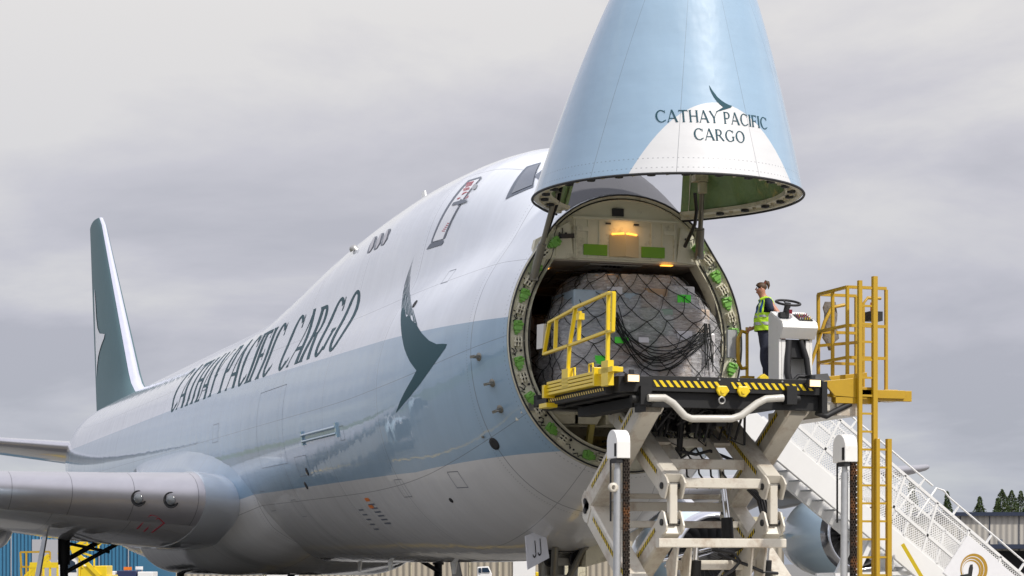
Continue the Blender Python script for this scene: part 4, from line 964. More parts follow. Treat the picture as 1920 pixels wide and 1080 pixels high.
for y_ in (.52, -.58):   # gusset plates joining the low cross members
    for dy in (0, .10 if y_ > 0 else -.10):
        MB().prism([(-.40, y_+dy*2.4, 2.20), (-.22, y_+dy*2.4, 2.20), (.10, y_+dy*2.4, 1.95), (.02, y_+dy*2.4, 1.65), (-.30, y_+dy*2.4, 1.70)], (0, .03, 0)).build('gusset_plate', M['arm'], ldr)
    q = MB(); q.beam((.9, y_+.0, 3.98), (1.5, y_, 4.25), .30, .05); q.build('cross_member', M['arm'], ldr)
for y_ in (.30, -.98):
    q = MB(); q.tube([(.1, y_, 1.1), (.0, y_, 2.0)], .10, 14); cy = q.build('lift_cylinder', M['black'], ldr); MB().tube([(.0, y_, 2.0), (-.05, y_, 2.3)], .05, 10).build('piston_rod', M['chrome'], cy)
q = MB(); q.tube([(.6, -.62, 1.3), (.75, -.60, 2.72)], .10, 14); cy = q.build('lift_cylinder', M['black'], ldr)
MB().tube([(.75, -.60, 2.72), (.95, -.55, 3.75)], .055, 12).build('piston_rod', M['chrome'], cy)
for k in range(5):
    pts = [(.3+.03*k, -.78-.045*k, 3.20), (.25, -.95-.05*k, 3.02), (.2, -1.0-.05*k, 2.75), (.2, -.98-.045*k, 2.5), (.2, -.75-.03*k, 2.33), (.3, -.2, 2.12-.03*k), (.3, .3, 1.95-.02*k)]
    MB().tube([Vector(pts[0])]+[Vector(p) for p in pts[1:]], .026, 8).build('hydraulic_hose', M['hose'], ldr)
for pts in (((.2, -.1, 2.18), (-.1, -.35, 2.12), (-.2, -.42, 1.98), (-.2, -.3, 1.85), (-.1, -.1, 1.7)), ((.2, -.2, 2.1), (-.2, -.55, 1.92), (-.3, -.8, 1.80), (-.2, -1.1, 1.78)), ((.9, .2, 3.85), (.9, -.1, 3.80), (.9, -.35, 3.87), (.7, -.7, 3.7))):
    MB().tube(pts, .028, 8).build('hydraulic_hose', M['hose'], ldr)
for k in range(6):
    y_ = .62-.22*k; MB().tube([(1.9, y_, 4.45), (1.5, y_+.05, 4.1+.05*(k % 3)), (1.2, y_-.08, 3.75), (.9, y_-.1, 3.62), (.5, y_+.06, 3.42+.04*(k % 2)), (.2, y_, 3.2)], .018, 6).build('hydraulic_hose', M['hose'], ldr)
for x, z_, y0_, y1_ in ((1.75, 4.30, -.8, .75), (1.55, 2.62, -1.15, 1.15), (1.2, 1.55, -.8, .75), (.75, 1.40, -.78, .74)): MB().beam((x, y0_, z_), (x, y1_, z_), .12, .12, bev=.012).build('cross_member', M['arm'], ldr)
for y_ in (-.42, .36):
    MB().prism([(1.42, y_, 4.10), (1.25, y_, 3.86), (.5, y_, 3.50), (.5, y_, 3.72), (1.1, y_, 4.10)], (0, .04, 0)).build('gusset_plate', M['arm'], ldr)
q = MB(); q.tube([(.85, .55, 2.0), (.85, -.95, 2.35)], .045, 10); q.tube([(.85, .5, 1.9), (.85, -.9, 2.25)], .03, 8); q.build('steel_link', M['chrome'], ldr)
# chassis, mostly below the picture
q = MB(); q.box((-1.9, -1.25, .55), (3.3, 1.15, .95)); q.box((-1.5, -1.9, .7), (2.8, -1.28, 1.15)); q.box((-1.5, 1.2, .7), (2.8, 1.75, 1.15)); q.box((-10.5, -1.6, .50), (-2.3, 2.3, .80)); q.box((-2.6, -1.5, .5), (-1.5, 2.3, 1.0))
ch = q.build('chassis', M['arm'], ldr, bevel=.02)
for x in (-9, -6.5, 2.4, -.9):
    for y_ in (-1.55, 1.5):
        q = MB(); q.lathe((x, y_-.15, .42), (0, 1, 0), [(0, 0), (0, .28), (.03, .40), (.10, .42), (.22, .42), (.28, .40), (.30, .28), (.30, 0)], 24); q.build('wheel', M['tyre'], ldr)
for s_ in (1, -1):
    MB().beam((-.30, s_*.90-.06, 2.60), (-.30, s_*.90-.06, 3.24), .13, .14, up=(0, 1, 0), bev=.012).build('arm_link', M['arm'], ldr)
    MB().beam((2.10, s_*1.30-.02, 2.84), (2.10, s_*1.30-.02, 3.04), .13, .14, up=(0, 1, 0), bev=.012).build('arm_link', M['arm'], ldr)
# rear lift masts with chains
for y0 in (2.36, -1.54):
    q = MB()
    prf = [(-2.0, 3.57), (-2.0, 3.82)]+[(-1.78-.22*math.cos(a), 3.82+.20*math.sin(a)) for a in [math.pi*k/12 for k in range(1, 12)]]+[(-1.56, 3.82), (-1.56, 3.57)]
    q.prism([(x, y0-.12, z) for x, z in prf], (0, .225, 0)); cap = q.build('mast_head', M['white'], ldr, bevel=.012)
    MB().box((-1.98, y0+.104, 3.60), (-1.90, y0+.112, 3.80)).build('slot', M['dark'], cap)
    q = MB(); q.tube([(-1.86, y0+.06, .9), (-1.86, y0+.04, 3.40)], .058, 16); q.tube([(-1.86, y0+.04, 3.40), (-1.86, y0+.04, 3.60)], .045, 14); ps = q.build('mast_pole', M['galv'], ldr)
    q = MB(); q.box((-1.97, y0+.0, 3.50), (-1.72, y0+.098, 3.60)); q.box((-1.72, y0+.085, 2.6), (-1.69, y0+.105, 3.56)); q.build('mast_guide', M['rubber'], ps)
    q = MB(); z_ = 3.62; k = 0
    while z_ > .95:
        for dy in (-.112, -.072, -.032) if k % 2 else (-.095, -.055):
            q.cbox((-1.95, y0+dy, z_), (.06, .014, .062))
        q.tube([(-1.95, y0-.125, z_+.018), (-1.95, y0-.02, z_+.018)], .018, 6); z_ -= .044; k += 1
    cn = q.build('lift_chain', M['chain'], ldr)
    q = MB(); q.box((-1.93, y0-.12, .95), (-1.915, y0-.02, 3.62)); q.build('chain_backing', M['rubber'], cn)
q = MB(); q.lathe((-1.9, 2.49, 3.12), (1, 0, 0), [(-.03, .035), (-.03, .075), (.03, .075), (.03, .035), (-.03, .035)], 16); q.cbox((-1.9, 2.44, 3.12), (.05, .06, .06)); q.build('lifting_eye', M['arm'], ldr)

# operator console
yc, xc = -1.52, .15
q = MB(); W0, W1 = yc+.31, yc-.31
def pr_(pts, y0, y1): return [(x, y0, z) for x, z in pts], (0, y1-y0, 0)
side = [(-.02, 4.97), (-.02, 5.72), (-.16, 5.90), (-.12, 5.98), (.32, 6.20), (.40, 6.16), (.40, 4.97)]
for y0 in (W0, W1+.05): a, e_ = pr_(side, y0, y0-.05); q.prism(a, e_)
W0 -= .004
a, e_ = pr_([(-.06, 5.72), (-.18, 5.90), (-.14, 6.00), (.33, 6.22), (.38, 6.10), (.1, 5.74)], W0-.0, W1-.03); q.prism(a, e_)
q.box((.30, W1, 4.97), (.36, W0, 5.72)); q.box((-.02, W0-.12, 4.97), (.0, W0-.05, 5.7)); q.box((-.02, W1+.05, 4.97), (.0, W1+.12, 5.7))
con = q.build('control_console', M['white'], ldr, bevel=.008)
q = MB(); q.add([Vector((-.10, yc-.04, 6.030)), Vector((-.10, yc-.30, 6.030)), Vector((.20, yc-.30, 6.170)), Vector((.20, yc-.04, 6.170))], [(0, 1, 2, 3)]); pn = q.build('switch_panel', M['rubber'], con)
for i in range(4):
    for j in range(6):
        c = Vector((-.06+i*.07, yc-.07-j*.042, 6.05+i*.0327)); MB().tube([c, c+Vector((-.012, 0, .03))], .010, 6).build('switch', random.choice([M['chrome'], M['redmark'], M['chrome'], M['yellow']]), pn)
q = MB(); q.tube([(.18, yc-.0, 6.17), (.17, yc-.0, 6.24)], .03, 8); q.build('stop_button', M['redmark'], con)
q = MB(); q.tube([(.05, yc+.16, 6.05), (.02, yc+.16, 6.18)], .06, 10); q.tube([(.02, yc+.16, 6.18), (.0, yc+.14, 6.30)], .05, 10); q.cbox((.03, yc+.2, 6.12), (.1, .16, .1))
sw = q.build('steering_column', M['rubber'], con)
q = MB(); c = Vector((.0, yc+.13, 6.33)); tz = Vector((-.32, 0, .95)).normalized(); ax_ = Vector((0, 1, 0)); ay_ = tz.cross(ax_).normalized()
q.tube([c+(ax_*math.cos(a)+ay_*math.sin(a))*.205 for a in [2*math.pi*k/28 for k in range(29)]], .021, 8, cap=False)
for a in (.5, 2.6, 4.71): q.tube([c-tz*.05, c+(ax_*math.cos(a)+ay_*math.sin(a))*.20], .013, 6)
q.tube([c-tz*.08, c-tz*.0], .05, 12); q.build('steering_wheel', M['rubber'], sw)
q = MB(); q.box((.05, W1+.06, 5.42), (.28, W0-.06, 5.72)); q.tube([(.0, yc+.12, 5.7), (-.02, yc+.15, 5.4), (-.03, yc+.16, 5.15), (-.03, yc+.12, 5.0)], .06, 10); q.tube([(.0, yc-.1, 5.7), (-.02, yc-.2, 5.4), (-.02, yc-.24, 5.1)], .05, 10); q.tube([(-.1, yc+.1, 4.99), (-.12, yc+.0, 5.09), (-.12, yc-.2, 5.08), (-.1, yc-.3, 5.0)], .035, 8); q.build('cable_bundle', M['rubber'], con)
q = MB()
for k in range(4): q.add([(.04+k*.07, W0+.002, 5.96), (.085+k*.07, W0+.002, 5.96), (.062+k*.07, W0+.002, 6.02)], [(0, 1, 2)])
q.add([(.0, W0+.002, 5.66), (.07, W0+.002, 5.66), (.035, W0+.002, 5.76)], [(0, 1, 2)]); q.box((.16, W0+.001, 5.65), (.22, W0+.003, 5.75)); q.build('warning_sticker', M['yellow'], con)
q = MB(); q.prism([(-.5, -1.95, 4.98), (-.5, -1.65, 4.98), (-.45, -1.6, 5.09), (-.45, -1.9, 5.12)], (.25, 0, 0)); q.build('foot_pedal', M['rubber'], con)
# small yellow rail with grey board beside the operator
q = MB(); q.tube([(1.35, -1.25, 5.0), (1.35, -1.25, 6.05), ], .03, 8); q.tube([(1.35, -1.27, 5.95), (1.35, -1.15, 5.98), (1.35, -1.08, 5.85), (1.35, -1.08, 5.45), (1.35, -1.15, 5.33), (1.35, -1.25, 5.35)], .035, 8); q.box((1.28, -1.36, 4.95), (1.42, -1.14, 5.20)); rr = q.build('guard_rail', M['ochre'], ldr)
MB().box((1.38, -1.08, 5.52), (1.44, -.90, 6.00)).build('document_board', M['galv'], rr)
for (x, y_) in ((-.5, -.72), (1.0, -.5)):
    q = MB(); q.prism([(x, y_-.08, 4.95), (x, y_-.08, 5.03), (x, y_-.0, 5.08), (x, y_+.08, 5.02), (x, y_+.08, 4.95)], (.12, 0, 0)); q.build('pallet_stop', M['yellow'], ldr, bevel=.01)
# port side operator cage and ladders
q = MB()
xa, xb, ya, yb = -.15, .95, -2.42, -3.15
for x, y_, z1 in ((xa, ya, 6.62), (xa, ya-.22, 6.62), (xb, ya, 6.62), (xb, yb, 6.62), (xa, yb+.0, 6.60), (.4, ya, 6.62)): q.beam((x, y_, 4.85), (x, y_, z1), .055, .055, up=(0, 1, 0), bev=.008)
for z_ in (6.62, 5.97, 5.43):
    q.beam((xa, ya, z_), (xa, yb, z_), .05, .05); q.beam((xa, ya, z_), (xb, ya, z_), .05, .05); q.beam((xb, ya, z_), (xb, yb, z_), .05, .05)
q.tube([(xa, -2.72, 4.9), (xa, -2.72, 6.35), (xa, -2.80, 6.45), (xa, -3.05, 6.45)], .028, 8)
q.tube([(.9, -2.22, 4.9), (.9, -2.22, 5.3), (.9, -2.52, 6.15), (.9, -2.66, 6.4), (.9, -2.9, 6.45)], .032, 8); q.beam((.9, -2.38, 5.72), (.4, -2.9, 5.75), .05, .05)
q.build('operator_cage', M['ochre'], ldr)
q = MB(); q.box((-.55, -3.30, 4.72), (-.40, -1.96, 4.86)); q.box((-.55, -2.75, 4.62), (-.38, -2.0, 4.90)); q.box((-.4, -3.25, 4.78), (1.2, -2.2, 4.83)); q.prism([(-.56, -1.75, 4.98), (-.56, -2.4, 5.05), (-.56, -2.4, 4.72), (-.56, -1.98, 4.74)], (.05, 0, 0)); q.beam((-.3, -1.7, 5.0), (-.3, -2.7, 5.12), .06, .10)
q.box((-.2, -3.35, 4.70), (.05, -3.1, 4.90)); q.box((-.50, -3.45, 4.68), (-.42, -2.8, 4.86)); q.build('cage_platform', M['ochre'], ldr, bevel=.005)
q = MB(); q.box((-.5, -2.5, 4.42), (2.2, -2.05, 4.62)); q.box((-.45, -2.55, 4.50), (-.40, -1.7, 4.64)); q.build('catwalk_frame', M['arm'], ldr)
q = MB(); q.tube([(-.55, -1.65, 4.45), (-.5, -1.85, 4.40), (-.5, -2.0, 4.48), (-.5, -2.3, 4.62)], .05, 8); q.build('cable_bundle', M['rubber'], ldr)
def ladder(x, y0, y1, z0, z1, z2, n, m_):
    q = MB(); q.beam((x, y0, z0), (x, y0, z1), .07, .07, up=(0, 1, 0), bev=.006); q.beam((x, y1, z0), (x, y1, z2), .085, .085, up=(0, 1, 0), bev=.006); o = q.build('ladder', m_, ldr)
    z_ = z0+.15
    while z_ < min(z1, z2)-.05: MB().beam((x, y0, z_), (x, y1, z_), .035, .035).build('rung', m_, o); z_ += .30
ladder(-.62, -2.41, -2.685, 1.0, 6.67, 6.75, 10, M['ochre'])
ladder(-.70, -2.685-.01, -2.905, 1.0, 4.03, 4.03, 10, M['ochre'])
q = MB(); q.tube([(.2, -3.1, 6.28), (.2, -3.1, 6.42)], .06, 12); q.build('beacon_lamp', M['amber'], ldr)
q = MB(); q.box((.1, -3.22, 6.10), (.3, -2.98, 6.26)); q.build('beacon_bracket', M['rubber'], ldr)
# sweater hung on the cage
q = MB(); rows = []
for j in range(9):
    z_ = 6.50-j*.105; w_ = .11+.03*math.sin(j*1.3)+(.03 if 2 < j < 7 else 0)
    rows.append([(xb+.02+.05*math.cos(a)+.015*math.sin(a*3+j), -2.66+w_*math.sin(a)*(.5 if j > 6 else 1)+.015*math.sin(j*2), z_) for a in [2*math.pi*k/12 for k in range(12)]])
q.add([p for r_ in rows for p in r_], [(i*12+k, i*12+(k+1) % 12, (i+1)*12+(k+1) % 12, (i+1)*12+k) for i in range(8) for k in range(12)], True); q.add(rows[0], [tuple(range(12))]); q.add(rows[-1], [tuple(range(12))])
tag(q.build('hanging_jacket', mat('grey_fleece', (.20, .18, .16), .9, var=.4, vs=9, bump=.02, bs=15)), 'grey brown fleece jacket hanging inside the yellow ladder cage', 'jacket')

# ================================================================ PALLET LOADS
card = mat('cardboard', (.46, .31, .20), .7, var=.15, vs=4)
cardp = mat('pale_cardboard', (.58, .46, .37), .7, var=.15, vs=3)
grn = mat('green_wrapped_box', (.24, .34, .28), .35, coat=.5, var=.3, vs=6)
blu = mat('blue_wrapped_box', (.34, .43, .52), .3, coat=.6, var=.3, vs=6)
gry = mat('grey_wrapped_box', (.62, .60, .61), .3, coat=.7, var=.3, vs=5)
lab = mat('paper_label', (.75, .74, .80), .5); glab = mat('green_label', (.10, .85, .06), .5); redc = mat('red_tension_strap', (.42, .01, .015), .4)
net = mat('black_cargo_net', (.012, .014, .014), .6)
def film():
    m = bpy.data.materials.new('plastic_film'); m.use_nodes = True; t = m.node_tree; b = t.nodes['Principled BSDF']; o = t.nodes['Material Output']
    tcn = t.nodes.new('ShaderNodeTexCoord'); mp = t.nodes.new('ShaderNodeMapping'); mp.inputs['Scale'].default_value = (2.0, 1.3, 6.0); mp.inputs['Rotation'].default_value = (.5, 0, 0)
    ns = t.nodes.new('ShaderNodeTexNoise'); ns.inputs['Scale'].default_value = 2.2; ns.inputs['Detail'].default_value = 9; ns.inputs['Roughness'].default_value = .75; ns.inputs['Distortion'].default_value = 1.2
    t.links.new(tcn.outputs['Object'], mp.inputs[0]); t.links.new(mp.outputs[0], ns.inputs['Vector'])
    r = t.nodes.new('ShaderNodeMapRange'); r.inputs[1].default_value = .42; r.inputs[2].default_value = .68; r.inputs[3].default_value = .34; r.inputs[4].default_value = .92
    t.links.new(ns.outputs[0], r.inputs[0]); t.links.new(r.outputs[0], b.inputs['Alpha'])
    b.inputs['Base Color'].default_value = (.86, .85, .88, 1); b.inputs['Roughness'].default_value = .22; b.inputs['Coat Weight'].default_value = .6
    bp = t.nodes.new('ShaderNodeBump'); bp.inputs['Strength'].default_value = 1; bp.inputs['Distance'].default_value = .10; t.links.new(ns.outputs[0], bp.inputs['Height']); t.links.new(bp.outputs[0], b.inputs['Normal'])
    return m
FILM = film()
def load(x0, yc, hwb, ztop, label, boxes, group, dense=True):
    t = empty('cargo_pallet', (x0+1.2, yc, 4.92), label, 'cargo pallet', group)
    hb = mat('pallet_metal', (.5, .5, .5), .4, metal=.7); MB().box((x0, yc-hwb-.05, 4.92), (x0+2.6, yc+hwb+.05, 4.97)).build('pallet_base', hb, t)
    for (y0, y1, z0, z1, dx, m_) in boxes:
        MB().box((x0+dx, yc+y0, z0), (x0+dx+.9+.4*random.random(), yc+y1, z1)).build('box', m_, t, bevel=.03)
    H = ztop-4.97
    def env(s, h, off):
        """s across (-1..1 front, beyond = round the sides), h 0..1 height"""
        tp = max(0, h-.58)/.42; w_ = hwb*(1-.40*tp**1.3)+off; bul = .06*math.sin(h*9+s*4)+.07*math.sin(s*11+h*5)+.03*math.sin(s*23-h*17)
        xf = x0-.06+.16*h+.35*tp*tp-off+bul*.5
        if abs(s) <= 1:
            c = abs(s)**6*.22; return Vector((xf+c, yc-s*w_, 4.98+H*h-.0))
        return Vector((xf+.22+(abs(s)-1)*1.5, yc-math.copysign(w_+bul*.5, s), 4.98+H*h))
    ns_, nh = 60, 30; q = MB(); rows = [[env(-1.7+3.4*i/ns_, j/nh, .02+.012*math.sin(i*2.1+j*1.3)) for i in range(ns_+1)] for j in range(nh+1)]
    q.add([p for r_ in rows for p in r_], [(j*(ns_+1)+i, j*(ns_+1)+i+1, (j+1)*(ns_+1)+i+1, (j+1)*(ns_+1)+i) for j in range(nh) for i in range(ns_)], True)
    top = rows[-1]; n_ = len(top); q.add(top+[Vector((x0+2.4, p.y, p.z+.02)) for p in top], [(i, i+1, i+1+n_, i+n_) for i in range(n_-1)], True)
    q.build('plastic_wrap', FILM, t)
    # net: irregular diamonds, tightening towards the hooks at the base
    K = 11; Jn = 10; nodes = {}
    for j in range(Jn+1):
        for i in range(-K, K+1):
            if (i+j) % 2: continue
            s = i*.155+random.uniform(-.035, .035); h = min(max(j/Jn+random.uniform(-.03, .03)*(0 < j < Jn), 0), 1.0); nodes[i, j] = (s+(.02*math.sin(j*2.)), h)
    q = MB()
    for (i, j), (s, h) in nodes.items():
        for di in (-1, 1):
            b_ = nodes.get((i+di, j+1))
            if b_: q.tube([env(s+(b_[0]-s)*f, h+(b_[1]-h)*f-.012*math.sin(math.pi*f), .06) for f in (0, .33, .66, 1)], .0085, 4, cap=False)
    # over the top, running aft
    for i in range(-7, 8, 1):
        p = env(i*.14, 1, .06); q.tube([p, p+Vector((.8, .25*(1 if i % 2 else -1), .09)), p+Vector((2.0, 0, .06))], .011, 4, cap=False)
    if dense:   # slack net gathered into a swag with hanging loops
        for k in range(10):
            a = (-.42+random.uniform(-.06, .06), .66+random.uniform(-.05, .06)); b_ = (.75+random.uniform(-.05, .05), .52+random.uniform(-.08, .08)); sag = .30+random.uniform(-.10, .14)
            q.tube([env(a[0]+(b_[0]-a[0])*f, a[1]+(b_[1]-a[1])*f-sag*math.sin(math.pi*f**.8), .075+.02*random.random()) for f in [m_/10 for m_ in range(11)]], .010, 4, cap=False)
        for k in range(9):
            a = (.75+random.uniform(-.04, .05), .60); q.tube([env(a[0]+.03*random.uniform(-1, 1)*f, a[1]-(.30+.1*random.random())*f, .085+.02*random.random()) for f in (0, .3, .6, 1)], .010, 4, cap=False)
        for k in range(7): q.tube([env(-.42+.02*random.uniform(-1, 1), .84-.26*f, .09) for f in (0, .4, 1)], .016, 4)
    q.build('cargo_net', net, t)
    if dense:
        for s in (-.62, -.33, .72, .96):
            a = env(s, .14, .09); b_ = env(s+.03, 0.0, .09); MB().tube([a, (a+b_)/2+Vector((-.03, 0, .03)), b_], [.03, .045, .03], 6).build('tension_hook', redc, t)
        for s, h, w_, hh, m_ in ((-.42, .84, .15, .10, lab), (-.36, .60, .12, .07, lab), (.50, .50, .15, .10, lab), (-.30, .44, .13, .07, glab), (-.52, .28, .14, .10, glab), (.62, .80, .13, .09, glab), (-.02, .45, .10, .06, lab)):
            p = env(s, h, .035); MB().beam(p+Vector((0, w_, 0)), p-Vector((0, w_, .0)), .012, hh*1.6).build('label', m_, t)
    return t
bx = [(-1.42, -.95, 4.98, 6.18, .06, gry), (-.94, -.30, 4.98, 5.55, .05, cardp), (-.29, .55, 4.98, 5.50, .04, gry), (.56, 1.40, 4.98, 5.55, .06, cardp),
      (-.94, -.30, 5.56, 6.10, .07, cardp), (-.10, .62, 5.56, 5.98, .05, card), (.63, 1.40, 5.56, 6.0, .06, gry), (-.29, -.11, 5.52, 6.1, .1, grn), (-.60, .02, 6.12, 6.60, .09, grn), (-1.35, -.62, 6.19, 6.62, .14, cardp), (.05, .60, 6.0, 6.42, .12, grn),
      (.62, 1.32, 6.02, 6.90, .15, blu), (.0, .60, 6.44, 6.88, .18, blu), (-.55, -.03, 6.62, 6.98, .22, card), (-1.10, -.57, 6.64, 7.05, .26, gry), (-.15, .30, 6.90, 7.25, .42, cardp), (-.75, -.17, 7.0, 7.22, .48, cardp), (.32, .80, 6.92, 7.22, .42, card)]
load(3.5, -.20, 1.55, 7.24, 'large netted pallet load of shrink wrapped boxes filling the open nose, nearest the loader', bx, 'netted pallet loads in the hold')
bx2 = [(-1.35, -.2, 4.98, 5.9, .1, gry), (-.18, 1.35, 4.98, 5.9, .12, gry), (-1.3, 0, 5.92, 6.8, .2, card), (.02, 1.3, 5.92, 6.8, .2, cardp)]
load(7.2, .55, 1.45, 6.85, 'darker netted pallet load standing deeper in the hold, behind the front load', bx2, 'netted pallet loads in the hold', dense=False)

# ================================================================ OPERATOR
def skin(name, verts, edges, m_, par, levels=1, root=0):
    """verts: (point, rx, ry)"""
    me = bpy.data.meshes.new(name); me.from_pydata([tuple(v[0]) for v in verts], edges, []); o = link(name, me, m_, par)
    o.modifiers.new('skin', 'SKIN')
    for i, v in enumerate(verts):
        sv = me.skin_vertices[0].data[i]; sv.radius = (v[1], v[2]); sv.use_root = (i == root)
    sb = o.modifiers.new('sub', 'SUBSURF'); sb.levels = levels+1; sb.render_levels = levels+1
    o.modifiers['skin'].use_smooth_shade = True
    return o
per = empty('person', (.95, -1.42, 4.93), 'operator in a yellow and blue safety vest standing at the loader controls, looking down', 'person')
PF = Vector((.30, .954, 0)).normalized(); PS = Vector((0, 0, 1)).cross(PF)      # facing, her left
def pp(f, s, z): return Vector((.95, -1.42, 4.93))+(PF*f+PS*s)*1.13+Vector((0, 0, z))*1.065
skinm = mat('skin', (.50, .23, .15), .5, var=.08); hairm = mat('brown_hair', (.085, .045, .022), .6, var=.5, vs=30, bump=.006, bs=60)
navy = mat('navy_cloth', (.020, .030, .058), .85, var=.25, vs=12, bump=.006, bs=18); navy2 = mat('dark_trousers', (.028, .032, .055), .85, var=.3, vs=8, bump=.012, bs=12)
vest = mat('lime_vest', (.52, .86, .03), .55, var=.08, vs=8, bump=.006, bs=14); vblue = mat('blue_vest_panel', (.01, .07, .30), .6); refl = mat('reflective_tape', (.45, .46, .48), .35)
V = []; Eg = []
def vadd(p, rx, ry=None, to=None):
    V.append((p, rx*1.13, (ry or rx)*1.13)); 
    if to is not None: Eg.append((to, len(V)-1))
    return len(V)-1
pe = vadd(pp(0, 0, .95), .115, .13); wa = vadd(pp(.01, 0, 1.10), .105, .12, pe); cb_ = vadd(pp(.0, 0, 1.28), .115, .14, wa); nb_ = vadd(pp(.0, 0, 1.44), .07, .09, cb_); nk = vadd(pp(.035, 0, 1.51), .052, .052, nb_)
hb_ = vadd(pp(.07, 0, 1.575), .070, .066, nk); ht = vadd(pp(.085, 0, 1.67), .112, .098, hb_)
for s in (1, -1):
    sh = vadd(pp(-.02, s*.17, 1.41), .055, .055, nb_)
    if s == 1: el = vadd(pp(-.20, .22, 1.16), .040, .040, sh); wr = vadd(pp(-.24, .15, .95), .028, .030, el); pa = vadd(pp(-.25, .13, .89), .034, .018, wr); fd = Vector((0, 0, -1))
    else: el = vadd(pp(-.05, -.24, 1.15), .040, .040, sh); wr = vadd(pp(.16, -.16, 1.03), .028, .030, el); pa = vadd(pp(.22, -.12, 1.00), .034, .018, wr); fd = PF*.8+Vector((0, 0, -.4))
    for k in range(4):
        off = (PF if s == 1 else Vector((0, 0, 1)))*(.021*(k-1.5)); b0 = V[pa][0]
        f1 = vadd(b0+off+fd*.045, .0095, None, pa); f2 = vadd(b0+off+fd*(.075-.006*abs(k-1.4))+PS*(-.012*s), .0085, None, f1); vadd(b0+off+fd*(.092-.008*abs(k-1.4))+PS*(-.03*s), .007, None, f2)
    th_ = vadd(V[pa][0]+(PF*.04 if s == 1 else Vector((0, 0, .045))), .011, None, pa); vadd(V[th_][0]+fd*.035, .009, None, th_)
    hp = vadd(pp(0, s*.09, .90), .085, .09, pe); kn = vadd(pp(.04 if s > 0 else -.02, s*.10, .50), .058, .06, hp); an = vadd(pp(-.05 if s > 0 else -.02, s*.11, .10), .038, .04, kn); vadd(pp(.07 if s > 0 else .1, s*.12, .05), .035, .045, an)
body = skin('body', V, Eg, skinm, per)
# face: nose, ears, brow, chin
q = MB(); hc = pp(.085, 0, 1.645)
def hp_(f, s, z): return hc+PF*f*(.74 if f > 0 else 1)+PS*s+Vector((0, 0, z))
q.tube([hp_(.075, 0, .02), hp_(.108, 0, -.015), hp_(.08, 0, -.03)], [.008, .014, .010], 8); q.tube([hp_(.065, 0, -.062), hp_(.075, 0, -.078)], [.02, .022], 8)
for s in (1, -1): q.tube([hp_(-.01, s*.077, .012), hp_(-.012, s*.085, -.01), hp_(.0, s*.077, -.03)], [.012, .014, .008], 6)
q.build('face_features', skinm, per)
q = MB(); q.tube([hp_(.078, -.022, -.05), hp_(.084, 0, -.048), hp_(.078, .022, -.05)], .006, 6); q.build('lips', mat('lip_colour', (.35, .10, .09), .5), per)
q = MB()
for s in (1, -1): q.lathe(hp_(.080, s*.030, .012), PF, [(0, .012), (.006, .008), (.008, 0)], 8); pass
q.build('eyes', M['rubber'], per)
H = []; He = []
hv = [(-.03, 0, .055, .075, .078), (.02, 0, .065, .07, .07), (-.06, 0, .0, .055, .06)]
hm = MB()
NR_ = 20
for (f, z, rf, rs, rz) in ((-.018, .030, .098, .088, .082),):
    vs = []; fs = []
    for i in range(11):
        ph = math.pi*i/10*.62
        for k in range(NR_):
            a = 2*math.pi*k/NR_; wob = 1+.03*math.sin(a*5+i); d_ = Vector((math.sin(ph)*math.cos(a), math.sin(ph)*math.sin(a), math.cos(ph)))
            # tilt the cap towards the back of the head
            c_, s_ = math.cos(.75), math.sin(.75); d2 = Vector((d_.x*c_-d_.z*s_, d_.y, d_.x*s_+d_.z*c_))
            vs.append(hc+PF*(f+d2.x*rf*wob)+PS*(d2.y*rs*wob)+Vector((0, 0, z+d2.z*rz*wob)))
    hm.add(vs, [(i*NR_+k, i*NR_+(k+1) % NR_, (i+1)*NR_+(k+1) % NR_, (i+1)*NR_+k) for i in range(10) for k in range(NR_)], True)
hm.tube([hp_(-.07, 0, .07), hp_(-.10, 0, .115), hp_(-.13, 0, .10), hp_(-.145, .01, .05), hp_(-.14, 0, -.01)], [.025, .038, .036, .025, .006], 10)
for k in range(9): hm.tube([hp_(-.10, .01, .11), hp_(-.14-.02*random.random(), .03*random.uniform(-1, 1), .08+.05*random.random()), hp_(-.16, .04*random.uniform(-1, 1), .02+.06*random.random())], [.01, .006, .002], 5)
hair_ = hm.build('hair', hairm, per)
MB().tube([hp_(-.082, -.03, .10), hp_(-.085, .03, .10)], .014, 6).build('hair_tie', redc, hair_)
# trousers and shirt follow the body
V = []; Eg = []
p0 = vadd(pp(0, 0, 1.10), .132, .155); p1 = vadd(pp(-.01, 0, .92), .138, .160, p0)
for s in (1, -1):
    hp2 = vadd(pp(0, s*.095, .80), .098, .105, p1); kn = vadd(pp(.04 if s > 0 else -.03, s*.105, .48), .078, .080, hp2); vadd(pp(-.04 if s > 0 else -.03, s*.115, .26), .066, .068, kn); vadd(pp(-.05 if s > 0 else -.02, s*.115, .08), .060, .062, len(V)-1)
skin('trousers', V, Eg, navy2, per)
V = []; Eg = []
c0 = vadd(pp(.0, 0, 1.02), .122, .148); c1 = vadd(pp(.02, 0, 1.15), .130, .150, c0); c2 = vadd(pp(.0, 0, 1.32), .122, .158, c1); c3 = vadd(pp(.0, 0, 1.44), .07, .10, c2)
for s in (1, -1):
    sh = vadd(pp(-.02, s*.175, 1.405), .066, .066, c3); vadd(pp(-.07 if s > 0 else -.03, s*.215, 1.24), .058, .058, sh)
skin('shirt', V, Eg, navy, per)
q = MB()
for s in (1, -1): q.tube([pp(.0 if s > 0 else .02, s*.115, .03), pp(.10 if s > 0 else .12, s*.12, .045), pp(.19, s*.125, .03)], [.05, .05, .035], 10)
q.build('shoes', M['rubber'], per)
